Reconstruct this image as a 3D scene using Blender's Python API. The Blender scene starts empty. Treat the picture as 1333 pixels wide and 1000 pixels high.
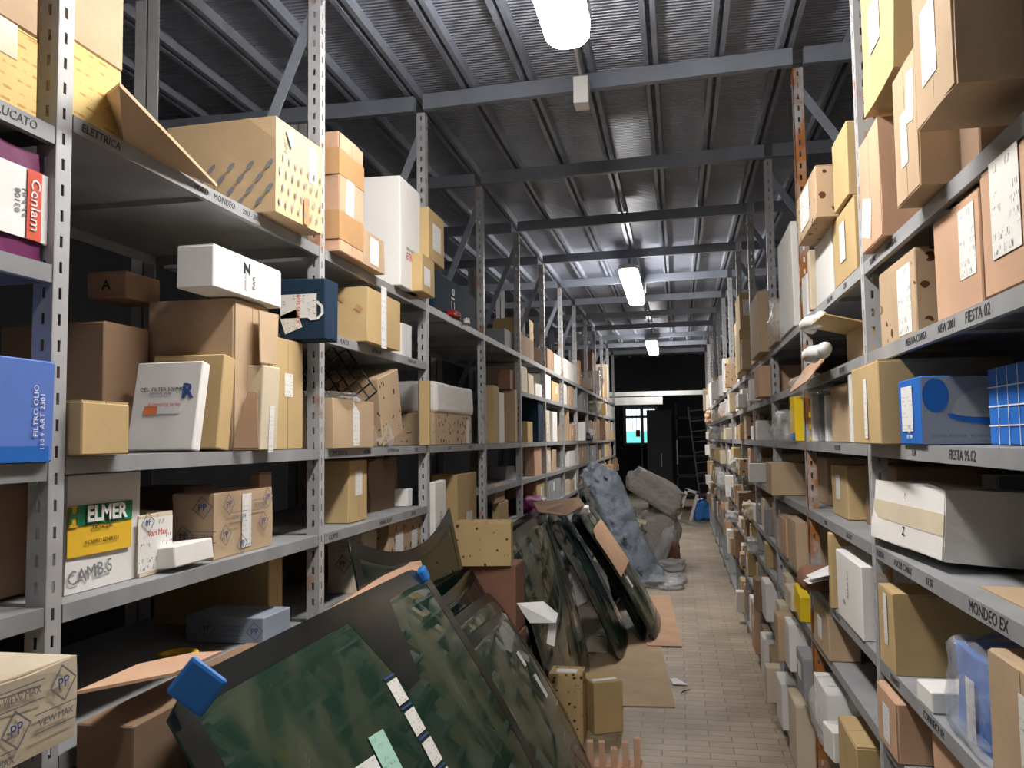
import bpy, bmesh, math, random
from mathutils import Vector, Matrix, Euler, noise

SC = bpy.context.scene
COL = SC.collection
PI = math.pi
rnd = random.Random(11)

# ------------------------------------------------------------------ camera
F_PX, PITCH, YAW, ROLL, EYE = 1096.0, 0.0666, 0.1935, -0.013, 1.6
FW = Vector((-math.sin(YAW)*math.cos(PITCH), math.cos(YAW)*math.cos(PITCH), math.sin(PITCH)))
_R = Vector((math.cos(YAW), math.sin(YAW), 0)); _U = _R.cross(FW)
RT = _R*math.cos(ROLL) + _U*math.sin(ROLL); UP = -_R*math.sin(ROLL) + _U*math.cos(ROLL)
CAM = Vector((0, 0, EYE))
cd = bpy.data.cameras.new('camera'); cam = bpy.data.objects.new('camera', cd); COL.objects.link(cam)
cd.sensor_width = 36; cd.lens = 36*F_PX/1333; cd.clip_start = 0.02; cd.clip_end = 200
m = Matrix((RT, UP, -FW)).transposed().to_4x4(); m.translation = CAM; cam.matrix_world = m
SC.camera = cam

def px(p):                       # world point to picture column, row
    d = Vector(p) - CAM; z = d.dot(FW)
    return 666.5 + F_PX*d.dot(RT)/z, 500 - F_PX*d.dot(UP)/z
def on(u, v, ax, val):           # sight line through (u, v) meets the plane axis = val
    d = FW + RT*((u-666.5)/F_PX) - UP*((v-500)/F_PX)
    return CAM + d*((val - CAM[ax])/d[ax])
def y_at(u, X, Z):               # where along a shelf edge (X, Z) the column u falls
    v = 570
    for _ in range(4):
        p = on(u, v, 0, X); v = px((X, p.y, Z))[1]
    return p.y
def x_at(u, Y, Z):
    v = 570
    for _ in range(4):
        p = on(u, v, 1, Y); v = px((p.x, Y, Z))[1]
    return p.x

# ------------------------------------------------------------------ racks
A, B, L = 1.145, 0.517, 1.2
YL = lambda k: 1.412 + L*k
YR = lambda k: 2.497 + L*k
DEPTH = 0.60
NL, NR = 12, 11
ZL = dict(l1=2.247, l2=1.968, l3=1.580, l4=1.302, l5=1.025, l6=0.75, l7=0.42, l8=0.10)
ZR = dict(r1=2.078, r2=1.826, r3=1.577, r4=1.303, r5=1.003, r6=0.800, r7=0.50, r8=0.10)

# ------------------------------------------------------------------ materials
MATS = {}
def nt(name):
    m = bpy.data.materials.new(name); m.use_nodes = True; t = m.node_tree; t.nodes.clear()
    o = t.nodes.new('ShaderNodeOutputMaterial'); b = t.nodes.new('ShaderNodeBsdfPrincipled')
    t.links.new(b.outputs[0], o.inputs[0]); MATS[name] = m
    return m, t, b
def N(t, kind, **kw):
    n = t.nodes.new('ShaderNode'+kind)
    for k, v in kw.items():
        if k[0] == '_': setattr(n, k[1:], v)
        else: n.inputs[k.replace('_', ' ')].default_value = v
    return n
def ramp(t, src, stops):
    r = t.nodes.new('ShaderNodeValToRGB'); t.links.new(src, r.inputs[0])
    e = r.color_ramp.elements
    e[0].position, e[1].position = stops[0][0], stops[-1][0]
    c4 = lambda c: (c if isinstance(c, tuple) else (c, c, c)) + (1,)
    e[0].color, e[1].color = c4(stops[0][1]), c4(stops[-1][1])
    for p, c in stops[1:-1]: q = e.new(p); q.color = c4(c)
    return r.outputs[0]
def mixc(t, f, a, b, mode='MIX'):
    x = t.nodes.new('ShaderNodeMix'); x.data_type = 'RGBA'; x.blend_type = mode
    for s, i in ((f, 0), (a, 6), (b, 7)):
        if hasattr(s, 'links'): t.links.new(s, x.inputs[i])
        elif i == 0: x.inputs[0].default_value = s
        else: x.inputs[i].default_value = tuple(s)+(1,)
    return x.outputs[2]
def coords(t, kind='Object', scale=(1, 1, 1), rot=(0, 0, 0)):
    c = t.nodes.new('ShaderNodeTexCoord'); mp = N(t, 'Mapping', Scale=scale, Rotation=rot)
    t.links.new(c.outputs[kind], mp.inputs[0]); return mp.outputs[0]
def bump(t, b, h, strength, dist=0.002):
    n = N(t, 'Bump', Strength=strength, Distance=dist); t.links.new(h, n.inputs['Height']); t.links.new(n.outputs[0], b.inputs['Normal'])
def sc(c, k): return tuple(min(1, x*k) for x in c)
def srgb(r, g, b):
    f = lambda x: (x/255/12.92 if x <= 10 else ((x/255+.055)/1.055)**2.4)
    return (f(r), f(g), f(b))

def m_board(name, c, rough=.85, var=.14, marks=None):
    m, t, b = nt(name); v = coords(t)
    n1 = N(t, 'TexNoise', Scale=5.0, Detail=4.0); t.links.new(v, n1.inputs['Vector'])
    col = mixc(t, ramp(t, n1.outputs[0], [(.3, 0.), (.7, 1.)]), sc(c, 1-var), sc(c, 1+var*.5))
    fz = coords(t, 'Object', (60, 60, 400))
    n2 = N(t, 'TexNoise', Scale=1.0, Detail=2.0); t.links.new(fz, n2.inputs['Vector'])
    col = mixc(t, .25, col, mixc(t, n2.outputs[0], sc(c, .7), sc(c, 1.15)))
    if marks:
        kind, mc, scale = marks
        if kind == 'dots':
            w = N(t, 'TexVoronoi', Scale=scale, Randomness=.75); t.links.new(v, w.inputs['Vector'])
            s = ramp(t, w.outputs['Distance'], [(.27, 1.), (.30, 0.)])
            n3 = N(t, 'TexNoise', Scale=scale*2.2, Detail=0.); t.links.new(v, n3.inputs['Vector'])
            s2 = ramp(t, n3.outputs[0], [(.47, 0.), (.5, 1.)])
            mm = N(t, 'Math', _operation='MULTIPLY'); t.links.new(s, mm.inputs[0]); t.links.new(s2, mm.inputs[1])
            col = mixc(t, mm.outputs[0], col, mc)
        elif kind == 'ovals':
            v2 = coords(t, 'Object', (16, 16, 30), (0, 0, 0))
            w = N(t, 'TexVoronoi', Scale=1.0, Randomness=.12); t.links.new(v2, w.inputs['Vector'])
            s = ramp(t, w.outputs['Distance'], [(.27, 1.), (.30, 0.)])
            col = mixc(t, s, col, mc)
        elif kind == 'dashes':
            w = N(t, 'TexBrick', Scale=1.0, Mortar_Size=.009, Brick_Width=.07, Row_Height=.022, Color1=(1, 1, 1, 1), Color2=(1, 1, 1, 1), Mortar=(0, 0, 0, 1))
            c3 = t.nodes.new('ShaderNodeTexCoord'); sp = t.nodes.new('ShaderNodeSeparateXYZ'); cb = t.nodes.new('ShaderNodeCombineXYZ')
            ad = N(t, 'Math', _operation='ADD'); t.links.new(c3.outputs['Object'], sp.inputs[0])
            t.links.new(sp.outputs[0], ad.inputs[0]); t.links.new(sp.outputs[1], ad.inputs[1])
            t.links.new(ad.outputs[0], cb.inputs[0]); t.links.new(sp.outputs[2], cb.inputs[1]); t.links.new(cb.outputs[0], w.inputs['Vector'])
            s = ramp(t, w.outputs[0], [(.4, 0.), (.6, 1.)])
            n3 = N(t, 'TexNoise', Scale=40., Detail=0.); t.links.new(v, n3.inputs['Vector'])
            mm = N(t, 'Math', _operation='MULTIPLY'); t.links.new(s, mm.inputs[0]); t.links.new(ramp(t, n3.outputs[0], [(.4, 0.), (.6, 1.)]), mm.inputs[1])
            col = mixc(t, mm.outputs[0], col, mc)
    t.links.new(col, b.inputs['Base Color']); b.inputs['Roughness'].default_value = rough
    b.inputs['Specular IOR Level'].default_value = .25
    bump(t, b, n2.outputs[0], .15, .001)
    return m
KRAFT = {
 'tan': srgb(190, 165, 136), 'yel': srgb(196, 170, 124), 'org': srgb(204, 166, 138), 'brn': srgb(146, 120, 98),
 'cream': srgb(216, 202, 178), 'wht': srgb(232, 230, 228), 'gry': srgb(150, 152, 156), 'dkg': srgb(80, 84, 90),
 'navy': srgb(28, 50, 72), 'blue': srgb(40, 110, 200), 'sky': srgb(98, 130, 210), 'purple': srgb(110, 40, 90),
 'red': srgb(170, 40, 35), 'silver': srgb(150, 160, 175), 'mint': srgb(190, 225, 205), 'yellow': srgb(240, 205, 40), 'black': srgb(30, 30, 32),
 'rust': srgb(142, 104, 86)}
for k, c in KRAFT.items():
    m_board('board_'+k, c, .8 if k == 'navy' else .55 if k in ('blue', 'sky', 'purple', 'red', 'silver', 'black') else .85, .05 if k in ('wht', 'mint') else .14)
m_board('board_tan_marks', KRAFT['tan'], marks=('dots', srgb(90, 60, 40), 22.))
m_board('board_yel_marks', KRAFT['yel'], marks=('dots', srgb(85, 55, 35), 27.))
m_board('board_ovals', srgb(204, 178, 142))
m_board('board_dashes', srgb(220, 194, 130), marks=('dashes', srgb(190, 145, 90), 1.))

def m_plain(name, c, rough=.5, metal=0., var=.12, scale=6., spec=.5, bmp=0., bscale=40.):
    m, t, b = nt(name); v = coords(t)
    n1 = N(t, 'TexNoise', Scale=scale, Detail=5.0); t.links.new(v, n1.inputs['Vector'])
    t.links.new(mixc(t, ramp(t, n1.outputs[0], [(.3, 0.), (.7, 1.)]), sc(c, 1-var), sc(c, 1+var)), b.inputs['Base Color'])
    b.inputs['Roughness'].default_value = rough; b.inputs['Metallic'].default_value = metal; b.inputs['Specular IOR Level'].default_value = spec
    if bmp:
        n2 = N(t, 'TexNoise', Scale=bscale, Detail=3.); t.links.new(v, n2.inputs['Vector']); bump(t, b, n2.outputs[0], bmp, .004)
    return m
m_plain('ink', (.02, .02, .025), .7); m_plain('ink_grey', (.18, .19, .21), .7); m_plain('ink_blue', (.03, .07, .25), .7); m_plain('ink_red', (.6, .08, .04), .7)
m_plain('ink_white', (.8, .8, .8), .6); m_plain('ink_orange', (.75, .2, .06), .6)
m_plain('label_green', srgb(20, 120, 80), .5); m_plain('label_yellow', srgb(235, 190, 50), .5)
m_plain('shelf_paint', srgb(148, 150, 153), .5, .0, .20, 5., .4, .05)
m_plain('dark_steel', srgb(92, 94, 100), .5, .3, .15, 7.)
m_plain('beam_paint', srgb(132, 139, 152), .5, .2, .12, 5.)
m_plain('wall_paint_dark', srgb(42, 42, 46), .9, 0, .25, 1.2)
m_plain('white_plastic', (.75, .75, .74), .35)
m_plain('white_metal', (.7, .7, .7), .4)
m_plain('wood', srgb(170, 120, 80), .7, 0, .2, 8.)
m_plain('tape_brown', srgb(186, 146, 104), .3, 0, .08, 6.)
m_plain('tape_blue', srgb(40, 120, 205), .45, 0, .06)
m_plain('foam', srgb(165, 180, 195), .6, 0, .15, 12., .4, .4, 60.)
m_plain('steel_rim', (.5, .5, .52), .3, .8)

def m_post(name, rust):
    m, t, b = nt(name); v = coords(t)
    n1 = N(t, 'TexNoise', Scale=7., Detail=5.0); t.links.new(v, n1.inputs['Vector'])
    n2 = N(t, 'TexNoise', Scale=22., Detail=6.0); t.links.new(v, n2.inputs['Vector'])
    base = srgb(172, 173, 176)
    col = mixc(t, n2.outputs[0], sc(base, .8), sc(base, 1.15))
    col = mixc(t, ramp(t, n1.outputs[0], [(rust, 0.), (rust+.12, 1.)]), col, mixc(t, n2.outputs[0], srgb(120, 66, 34), srgb(190, 128, 66)))
    t.links.new(col, b.inputs['Base Color']); b.inputs['Roughness'].default_value = .5; b.inputs['Specular IOR Level'].default_value = .4
m_post('post_paint', .70); m_post('post_rusty', .56); m_post('post_very_rusty', .42)

def m_label(name, c, ink, dens, wide):
    m, t, b = nt(name); v = coords(t, 'Generated')
    br = N(t, 'TexBrick', Scale=1.0, Mortar_Size=.03, Brick_Width=wide, Row_Height=dens, Color1=(0, 0, 0, 1), Color2=(1, 1, 1, 1), Mortar=(1, 1, 1, 1)); br.offset_frequency = 2
    t.links.new(v, br.inputs['Vector'])
    n = N(t, 'TexNoise', Scale=1., Detail=1.); t.links.new(coords(t, 'Generated', (26, 9, 1)), n.inputs['Vector'])
    n2 = N(t, 'TexNoise', Scale=1., Detail=0.); t.links.new(coords(t, 'Generated', (90, 3, 1)), n2.inputs['Vector'])
    a = ramp(t, br.outputs[0], [(.35, 1.), (.5, 0.)]); bb = ramp(t, n.outputs[0], [(.5, 0.), (.56, 1.)]); c2 = ramp(t, n2.outputs[0], [(.4, .2), (.6, 1.)])
    m1 = N(t, 'Math', _operation='MULTIPLY'); t.links.new(a, m1.inputs[0]); t.links.new(bb, m1.inputs[1])
    m2 = N(t, 'Math', _operation='MULTIPLY'); t.links.new(m1.outputs[0], m2.inputs[0]); t.links.new(c2, m2.inputs[1])
    t.links.new(mixc(t, m2.outputs[0], c, ink), b.inputs['Base Color']); b.inputs['Roughness'].default_value = .6
m_label('label_a', (.78, .78, .77), (.05, .05, .06), .09, .3)
m_label('label_b', (.8, .79, .76), (.04, .05, .1), .14, .22)
m_label('label_c', (.74, .76, .78), (.1, .1, .1), .07, .5)
m_label('label_mint', srgb(170, 215, 200), (.1, .14, .13), .12, .4)

def m_film(name, c, trans, rough, bscale, bst, alpha=1.):
    m, t, b = nt(name); v = coords(t)
    b.inputs['Base Color'].default_value = c+(1,); b.inputs['Roughness'].default_value = rough
    b.inputs['Transmission Weight'].default_value = trans; b.inputs['IOR'].default_value = 1.2
    n = N(t, 'TexNoise', Scale=bscale, Detail=5.0, Distortion=1.2); t.links.new(v, n.inputs['Vector']); bump(t, b, n.outputs[0], bst, .02)
    b.inputs['Alpha'].default_value = alpha
    b.inputs['Specular IOR Level'].default_value = .8
m_film('plastic_film', (.72, .74, .76), .35, .22, 14., .9, .55)
m_film('plastic_film_blue', srgb(70, 130, 210), .1, .25, 12., .8)
m_film('plastic_sheet', (.50, .47, .45), .2, .18, 9., 1.)
m_film('bubble_wrap', srgb(132, 142, 155), .1, .4, 22., 1.)
m_film('clear_film', (.85, .87, .9), .5, .15, 18., .8, .35)

def m_glass(name, c, dust):
    m, t, b = nt(name); v = coords(t)
    b.inputs['Roughness'].default_value = .06; b.inputs['Specular IOR Level'].default_value = .6
    b.inputs['Transmission Weight'].default_value = .45; b.inputs['IOR'].default_value = 1.35
    n = N(t, 'TexNoise', Scale=2.2, Detail=7.0, Distortion=1.5); t.links.new(coords(t, 'Object', (1, 1.0, .35), (.3, 0, .4)), n.inputs['Vector'])
    d = ramp(t, n.outputs[0], [(.42, 0.), (.72, 1.)])
    t.links.new(mixc(t, d, c, dust), b.inputs['Base Color'])
    mm = N(t, 'Math', _operation='MULTIPLY'); t.links.new(d, mm.inputs[0]); mm.inputs[1].default_value = .45
    t.links.new(mm.outputs[0], b.inputs['Roughness'])
m_glass('glass_green', srgb(50, 76, 64), srgb(120, 122, 96))
m_glass('glass_dark', srgb(22, 48, 44), srgb(50, 66, 58))
m_glass('glass_dusty', srgb(80, 94, 80), srgb(158, 154, 128))
m_plain('frit', (.012, .014, .014), .18, 0, .3, 5., .5)

def m_emit(name, c, s):
    m, t, b = nt(name); b.inputs['Emission Color'].default_value = c+(1,); b.inputs['Emission Strength'].default_value = s
    b.inputs['Base Color'].default_value = (.8, .8, .8, 1)
m_emit('lamp_glow', (1., .955, .90), 60.)

# ------------------------------------------------------------------ mesh builder
class MB:
    def __init__(s): s.v = []; s.f = []
    def add(s, vs, fs, mat=None):
        n = len(s.v)
        s.v += [tuple(mat @ Vector(p)) if mat else tuple(p) for p in vs]; s.f += [tuple(i+n for i in f) for f in fs]; return s
    def box(s, x0, x1, y0, y1, z0, z1, mat=None):
        return s.add([(x, y, z) for x in (x0, x1) for y in (y0, y1) for z in (z0, z1)],
                     [(0, 1, 3, 2), (4, 6, 7, 5), (0, 4, 5, 1), (2, 3, 7, 6), (0, 2, 6, 4), (1, 5, 7, 3)], mat)
    def bar(s, p, q, w, h):      # rectangular bar from p to q
        p, q = Vector(p), Vector(q); d = q-p
        r = d.to_track_quat('Y', 'Z').to_matrix().to_4x4(); r.translation = p
        return s.box(-w/2, w/2, 0, d.length, -h/2, h/2, r)
    def tube(s, pts, r, n=8, cap=True):
        pts = [Vector(p) for p in pts]; rings = []
        for i, p in enumerate(pts):
            d = (pts[min(i+1, len(pts)-1)]-pts[max(i-1, 0)]).normalized()
            q = d.to_track_quat('Z', 'X'); rr = r[i] if isinstance(r, (list, tuple)) else r
            rings.append([tuple(p + q @ Vector((rr*math.cos(2*PI*k/n), rr*math.sin(2*PI*k/n), 0))) for k in range(n)])
        vs = [p for g in rings for p in g]; fs = []
        for i in range(len(pts)-1):
            for k in range(n): fs.append((i*n+k, i*n+(k+1) % n, (i+1)*n+(k+1) % n, (i+1)*n+k))
        if cap: fs += [tuple(range(n-1, -1, -1)), tuple((len(pts)-1)*n+k for k in range(n))]
        return s.add(vs, fs)
    def grid(s, fn, nu, nv):     # fn(i/nu, j/nv) -> point
        return s.add([fn(i/nu, j/nv) for i in range(nu+1) for j in range(nv+1)],
                     [(i*(nv+1)+j, (i+1)*(nv+1)+j, (i+1)*(nv+1)+j+1, i*(nv+1)+j+1) for i in range(nu) for j in range(nv)])
    def mesh(s, name, mat, smooth=False):
        me = bpy.data.meshes.new(name); me.from_pydata(s.v, [], s.f); me.update()
        if mat: me.materials.append(MATS[mat])
        if smooth: me.shade_smooth()
        return me
    def build(s, name, mat, parent=None, smooth=False, loc=None, rot=None):
        return link(name, s.mesh(name, mat, smooth), parent, loc, rot)
def link(name, me, parent=None, loc=None, rot=None):
    o = bpy.data.objects.new(name, me); COL.objects.link(o)
    if parent: o.parent = parent
    if loc is not None: o.location = loc
    if rot is not None: o.rotation_euler = rot
    return o
def tag(o, label=None, cat=None, group=None, kind=None):
    if label: o['label'] = label
    if cat: o['category'] = cat
    if group: o['group'] = group
    if kind: o['kind'] = kind
    return o
def empty(name, loc=(0, 0, 0), rz=0):
    o = bpy.data.objects.new(name, None); COL.objects.link(o); o.location = loc; o.rotation_euler = (0, 0, rz); o.empty_display_size = .05
    return o
def bevel(o, w, n=2):
    md = o.modifiers.new('bevel', 'BEVEL'); md.width = w; md.segments = n; md.limit_method = 'ANGLE'
    return o
_tc = {}
def text_mesh(txt, size, mat, shear=0., bold=0.):
    key = (txt, size, mat, shear, bold)
    if key in _tc: return _tc[key]
    cu = bpy.data.curves.new('writing', 'FONT'); cu.body = txt; cu.size = size; cu.align_x = 'CENTER'; cu.align_y = 'CENTER'; cu.shear = shear; cu.offset = bold; cu.resolution_u = 2
    cu.extrude = .0002
    ob = bpy.data.objects.new('writing', cu); COL.objects.link(ob); bpy.context.view_layer.update()
    me = bpy.data.meshes.new_from_object(ob.evaluated_get(bpy.context.evaluated_depsgraph_get()))
    bpy.data.objects.remove(ob); bpy.data.curves.remove(cu)
    me.materials.clear(); me.materials.append(MATS[mat]); _tc[key] = me
    return me
# ------------------------------------------------------------------ the room
CEIL = 3.245
m, t, b = nt('floor_tiles'); v = coords(t, 'Object')
br = N(t, 'TexBrick', Scale=1.0, Mortar_Size=.0035, Mortar_Smooth=.4, Brick_Width=.24, Row_Height=.085, Color1=srgb(172, 160, 142)+(1,), Color2=srgb(188, 176, 156)+(1,), Mortar=srgb(128, 116, 100)+(1,), Bias=.0)
t.links.new(v, br.inputs['Vector'])
n1 = N(t, 'TexNoise', Scale=1.7, Detail=6.); t.links.new(v, n1.inputs['Vector']); n2 = N(t, 'TexNoise', Scale=30., Detail=4.); t.links.new(v, n2.inputs['Vector'])
c = mixc(t, 1., br.outputs[0], mixc(t, ramp(t, n1.outputs[0], [(.3, 0.), (.7, 1.)]), (.62, .56, .5), (1.05, 1.0, .97)), 'MULTIPLY')
c = mixc(t, 1., c, mixc(t, n2.outputs[0], (.8, .8, .8), (1.1, 1.1, 1.1)), 'MULTIPLY')
t.links.new(c, b.inputs['Base Color']); b.inputs['Roughness'].default_value = .5; b.inputs['Specular IOR Level'].default_value = .35; bump(t, b, br.outputs['Fac'], -.25, .003)

m, t, b = nt('deck_metal'); v = coords(t, 'Object', (1, 1, 1))
nz = N(t, 'TexNoise', Scale=1., Detail=3.); t.links.new(coords(t, 'Object', (3.2, 20, 1)), nz.inputs['Vector'])
wv = N(t, 'TexWave', Scale=13., Distortion=1.2, Detail=2., Detail_Scale=1.5, _bands_direction='Y'); t.links.new(v, wv.inputs['Vector'])
bl = N(t, 'TexNoise', Scale=1.3, Detail=5.); t.links.new(v, bl.inputs['Vector'])
hm = N(t, 'Math', _operation='MULTIPLY'); t.links.new(wv.outputs[1], hm.inputs[0]); t.links.new(nz.outputs[0], hm.inputs[1])
t.links.new(mixc(t, ramp(t, bl.outputs[0], [(.3, 0.), (.7, 1.)]), srgb(146, 154, 174), srgb(180, 187, 204)), b.inputs['Base Color'])
b.inputs['Roughness'].default_value = .38; b.inputs['Metallic'].default_value = .3
bump(t, b, hm.outputs[0], 1., .03)
m_plain('rib_metal', srgb(150, 157, 172), .4, .3, .15, 9., .5, .1)

X0, X1, Y0, Y1 = -4.6, 4.0, -6.0, 25.0
def struct(name, mb, mat, parent=None): o = mb.build(name, mat, parent); o['kind'] = 'structure'; return o
struct('floor', MB().box(X0, X1, Y0, Y1, -.1, 0), 'floor_tiles')
YE = YL(NL)+1.5       # the metal deck ends here, the far room is taller
dk = struct('ceiling', MB().box(X0, X1, Y0, YE, CEIL+.045, CEIL+.08), 'deck_metal')
x = -4.32
i = 0
rib = MB()
while x < X1-.05:      # folded seams between the deck planks, running down the aisle
    for dx in (-.020, .020):
        rib.add([(x+dx-.016, Y0, CEIL+.045), (x+dx-.010, Y0, CEIL+.004), (x+dx+.010, Y0, CEIL+.004), (x+dx+.016, Y0, CEIL+.045),
                 (x+dx-.016, YE, CEIL+.045), (x+dx-.010, YE, CEIL+.004), (x+dx+.010, YE, CEIL+.004), (x+dx+.016, YE, CEIL+.045)],
                [(0, 4, 5, 1), (1, 5, 6, 2), (2, 6, 7, 3), (0, 1, 2, 3), (4, 7, 6, 5)])
    x += .283
tag(rib.build('seam', 'rib_metal', dk))
struct('wall_left', MB().box(X0-.1, X0, Y0, Y1, 0, 5.2), 'wall_paint_dark')
struct('wall_right', MB().box(X1, X1+.1, Y0, Y1, 0, 5.2), 'wall_paint_dark')
struct('wall_back', MB().box(X0-.1, X1+.1, Y0-.1, Y0, 0, 5.2), 'wall_paint_dark')
# far wall with the window opening; a bulkhead closes the deck above the far opening
wx0, wx1, wz0, wz1 = -1.52, -.62, 1.45, 2.5
struct('wall_front', MB().box(X0, wx0, Y1, Y1+.15, 0, 5.2).box(wx1, X1, Y1, Y1+.15, 0, 5.2).box(wx0, wx1, Y1, Y1+.15, 0, wz0).box(wx0, wx1, Y1, Y1+.15, wz1, 5.2), 'wall_paint_dark')
m_plain('bulkhead_paint', srgb(34, 35, 42), .8, 0, .1, 2.)
struct('trim_1', MB().box(X0, X1, YE, YE+.12, 2.56, 5.2), 'bulkhead_paint')
struct('ceiling_far', MB().box(X0, X1, YE, Y1, 5.1, 5.2), 'wall_paint_dark')

# ------------------------------------------------------------------ lamps
def lamp(y0, y1, X, label):
    r = empty('ceiling_lamp', (X, (y0+y1)/2, 2.99)); tag(r, label, 'lamp', None); h = (y1-y0)/2
    def pill(w, hh, z0, z1, n=6, inset=.0):
        m_ = MB(); P = []
        rad = w*.8
        for sx, sy, a0 in ((1, 1, 0), (-1, 1, 90), (-1, -1, 180), (1, -1, 270)):
            for k in range(n+1):
                a = math.radians(a0+90*k/n); P.append((sx*(w-rad)+rad*math.cos(a), sy*(hh-rad)+rad*math.sin(a)))
        K = len(P); lv = [(z0, .80), (z0+(z1-z0)*.25, .95), (z1, 1.)]
        vs = [(x*s_, y-(1-s_)*w*(1 if y > 0 else -1), z) for z, s_ in lv for x, y in P]
        fs = [(a*K+k, a*K+(k+1) % K, (a+1)*K+(k+1) % K, (a+1)*K+k) for a in range(2) for k in range(K)] + [tuple(range(K-1, -1, -1)), tuple(2*K+k for k in range(K))]
        return m_.add(vs, fs)
    pill(.080, h-.01, 0, .062).build('diffuser', 'lamp_glow', r, True)
    pill(.086, h, .060, .105).build('housing', 'white_plastic', r)
    for s in (-1, 1):
        MB().box(-.012, .012, s*h*.7-.015, s*h*.7+.015, .105, CEIL+.01-2.99).build('hanger', 'beam_paint', r)
    return r
lamp(1.3, 2.93, -.345, 'long glowing fluorescent lamp under the deck, nearest the viewer and cut by the top edge')
lamp(7.2, 8.85, -.385, 'glowing fluorescent lamp hanging midway down the aisle, second from the viewer')
lamp(12.7, 14.3, -.36, 'smallest glowing fluorescent lamp at the far end of the aisle')
lamp(-4.2, -2.6, -.345, 'fluorescent lamp behind the viewer, out of the picture')

j = empty('junction_box', (on(757, 100, 1, 3.60).x, 3.60, 3.075)); tag(j, 'small pale grey junction box on the first cross beam below the nearest lamp', 'junction box')
bevel(MB().box(-.033, .033, -.05, .05, -.02, .10).build('housing', 'white_plastic', j), .004)
MB().tube([(0, -.01, .10), (.0, -.3, .155), (.0, -.72, .09)], .009).build('cable', 'white_plastic', j, True)
j = empty('junction_box', (on(829, 318, 1, 7.36).x+.0, 8.60, 3.09)); tag(j, 'pale conduit box on the deck seam beyond the middle lamp', 'junction box')
bevel(MB().box(-.03, .03, -.04, .04, .0, .10).build('housing', 'white_plastic', j), .004)
MB().tube([(0, .0, .10), (.0, .9, .155)], .010).build('cable', 'white_plastic', j, True)

# ------------------------------------------------------------------ cross beams tying the two racks
ordn = ['first', 'second', 'third', 'fourth', 'fifth', 'sixth', 'seventh', 'eighth', 'ninth', 'tenth', 'eleventh', 'twelfth', 'thirteenth']
for k in range(1, NL+1):
    yl, yr = YL(k)-.055, YR(k-1)-.055
    sl = (yr-yl)/(A+B); r = empty('cross_beam', (0, 0, 0))
    tag(r, ('grey steel cross beam spanning the racks under the deck, %s from the viewer' % ordn[k-1]) if k > 1 else 'grey steel cross beam above the top edge, just over the nearest lamp', 'beam', 'cross beams under the metal deck')
    f = lambda x: yl + sl*(x+A)
    MB().bar((-A, f(-A), 3.205), (B, f(B), 3.205), .036, .072).build('beam_over_aisle', 'beam_paint', r)
    MB().bar((-3.9, yl, 3.200), (-A-.045, yl, 3.200), .036, .072).build('beam_over_rack', 'beam_paint', r)
    MB().bar((B+.045, yr, 3.205), (3.4, yr, 3.205), .036, .072).build('beam_over_rack', 'beam_paint', r)

# ------------------------------------------------------------------ shelving bays
PH = 3.165
def post_mesh(name, side, mat, zt=PH):
    # angle section: one flange faces the aisle, one faces back toward the viewer; slots every 5 cm in both
    m_ = MB(); W, T = .042, .0025; s = side
    def flange(put):   # put(a0, a1, z0, z1) adds a slab between the across-coordinates a0..a1
        a, b_ = .016, .024
        put(0, a, 0, zt); put(b_, W, 0, zt); z = 0
        while z < zt-.03:
            put(a, b_, z, z+.028); z += .05
        put(a, b_, z, zt)
    flange(lambda a0, a1, z0, z1: m_.box(0, s*T, -W+a0, -W+a1, z0, z1))
    flange(lambda a0, a1, z0, z1: m_.box(s*(a0), s*(a1), -W, -W+T, z0, z1))
    me = m_.mesh(name, mat); return me
def back_post_mesh(side, zt=PH):
    m_ = MB(); s = side; m_.box(0, -s*.042, -.042, -.0395, 0, zt).box(0, -s*.0025, -.042, 0, 0, zt); return m_.mesh('rear_upright', 'post_paint')
PM = {(s, m_): post_mesh('upright', s, m_) for s in (-1, 1) for m_ in ('post_paint', 'post_rusty', 'post_very_rusty')}
BP = {s: back_post_mesh(s) for s in (-1, 1)}
def shelf_mesh(side):
    s = side; y0, y1 = .003, L-.044; D = DEPTH; m_ = MB(); T = .0016; h = .034
    m_.box(0, s*D, y0, y1, -T, 0); m_.box(0, s*T, y0, y1, -h, -T); m_.box(T*s, s*.014, y0, y1, -h, -h+T)
    m_.box(s*(D-T), s*D, y0, y1, -h, -T); m_.box(0, s*D, y0, y0+T, -h, -T); m_.box(0, s*D, y1-T, y1, -h, -T)
    m_.box(s*.02, s*(D-.02), (y0+y1)/2-.03, (y0+y1)/2+.03, -.016, -T)
    return m_.mesh('shelf', 'shelf_paint')
SM = {-1: shelf_mesh(-1), 1: shelf_mesh(1)}
bolt = MB().tube([(0, 0, 0), (.006, 0, 0)], .008, 6).mesh('bolt', 'dark_steel')
BAYS = {}
def bay(side, k, zs, rust, label, notes=()):
    s = side; Xf, Yk = (-A, YL(k)) if s < 0 else (B, YR(k)); nm = 'shelving_bay'
    r = empty(nm, (Xf, Yk, 0)); tag(r, label, 'shelving', 'left shelving rack bays' if s < 0 else 'right shelving rack bays')
    ke = (s, k); BAYS[ke] = r
    link('upright', PM[(s, rust)], r)
    link('rear_upright', BP[s], r, (s*(DEPTH+.044), 0, 0))
    link('rear_upright', BP[-s], r, (s*(DEPTH+.052), 0, 0))
    MB().bar((s*.006, -.036, 3.10), (s*(DEPTH+.03), -.036, 1.62 if s < 0 else 2.15), .0035, .038).build('brace', 'beam_paint', r)
    sh = {}
    for n, z in zs.items():
        o = link('shelf', SM[s], r, (0, 0, z)); sh[n] = o
    r_ = MB()
    return sh
SH = {}
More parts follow.
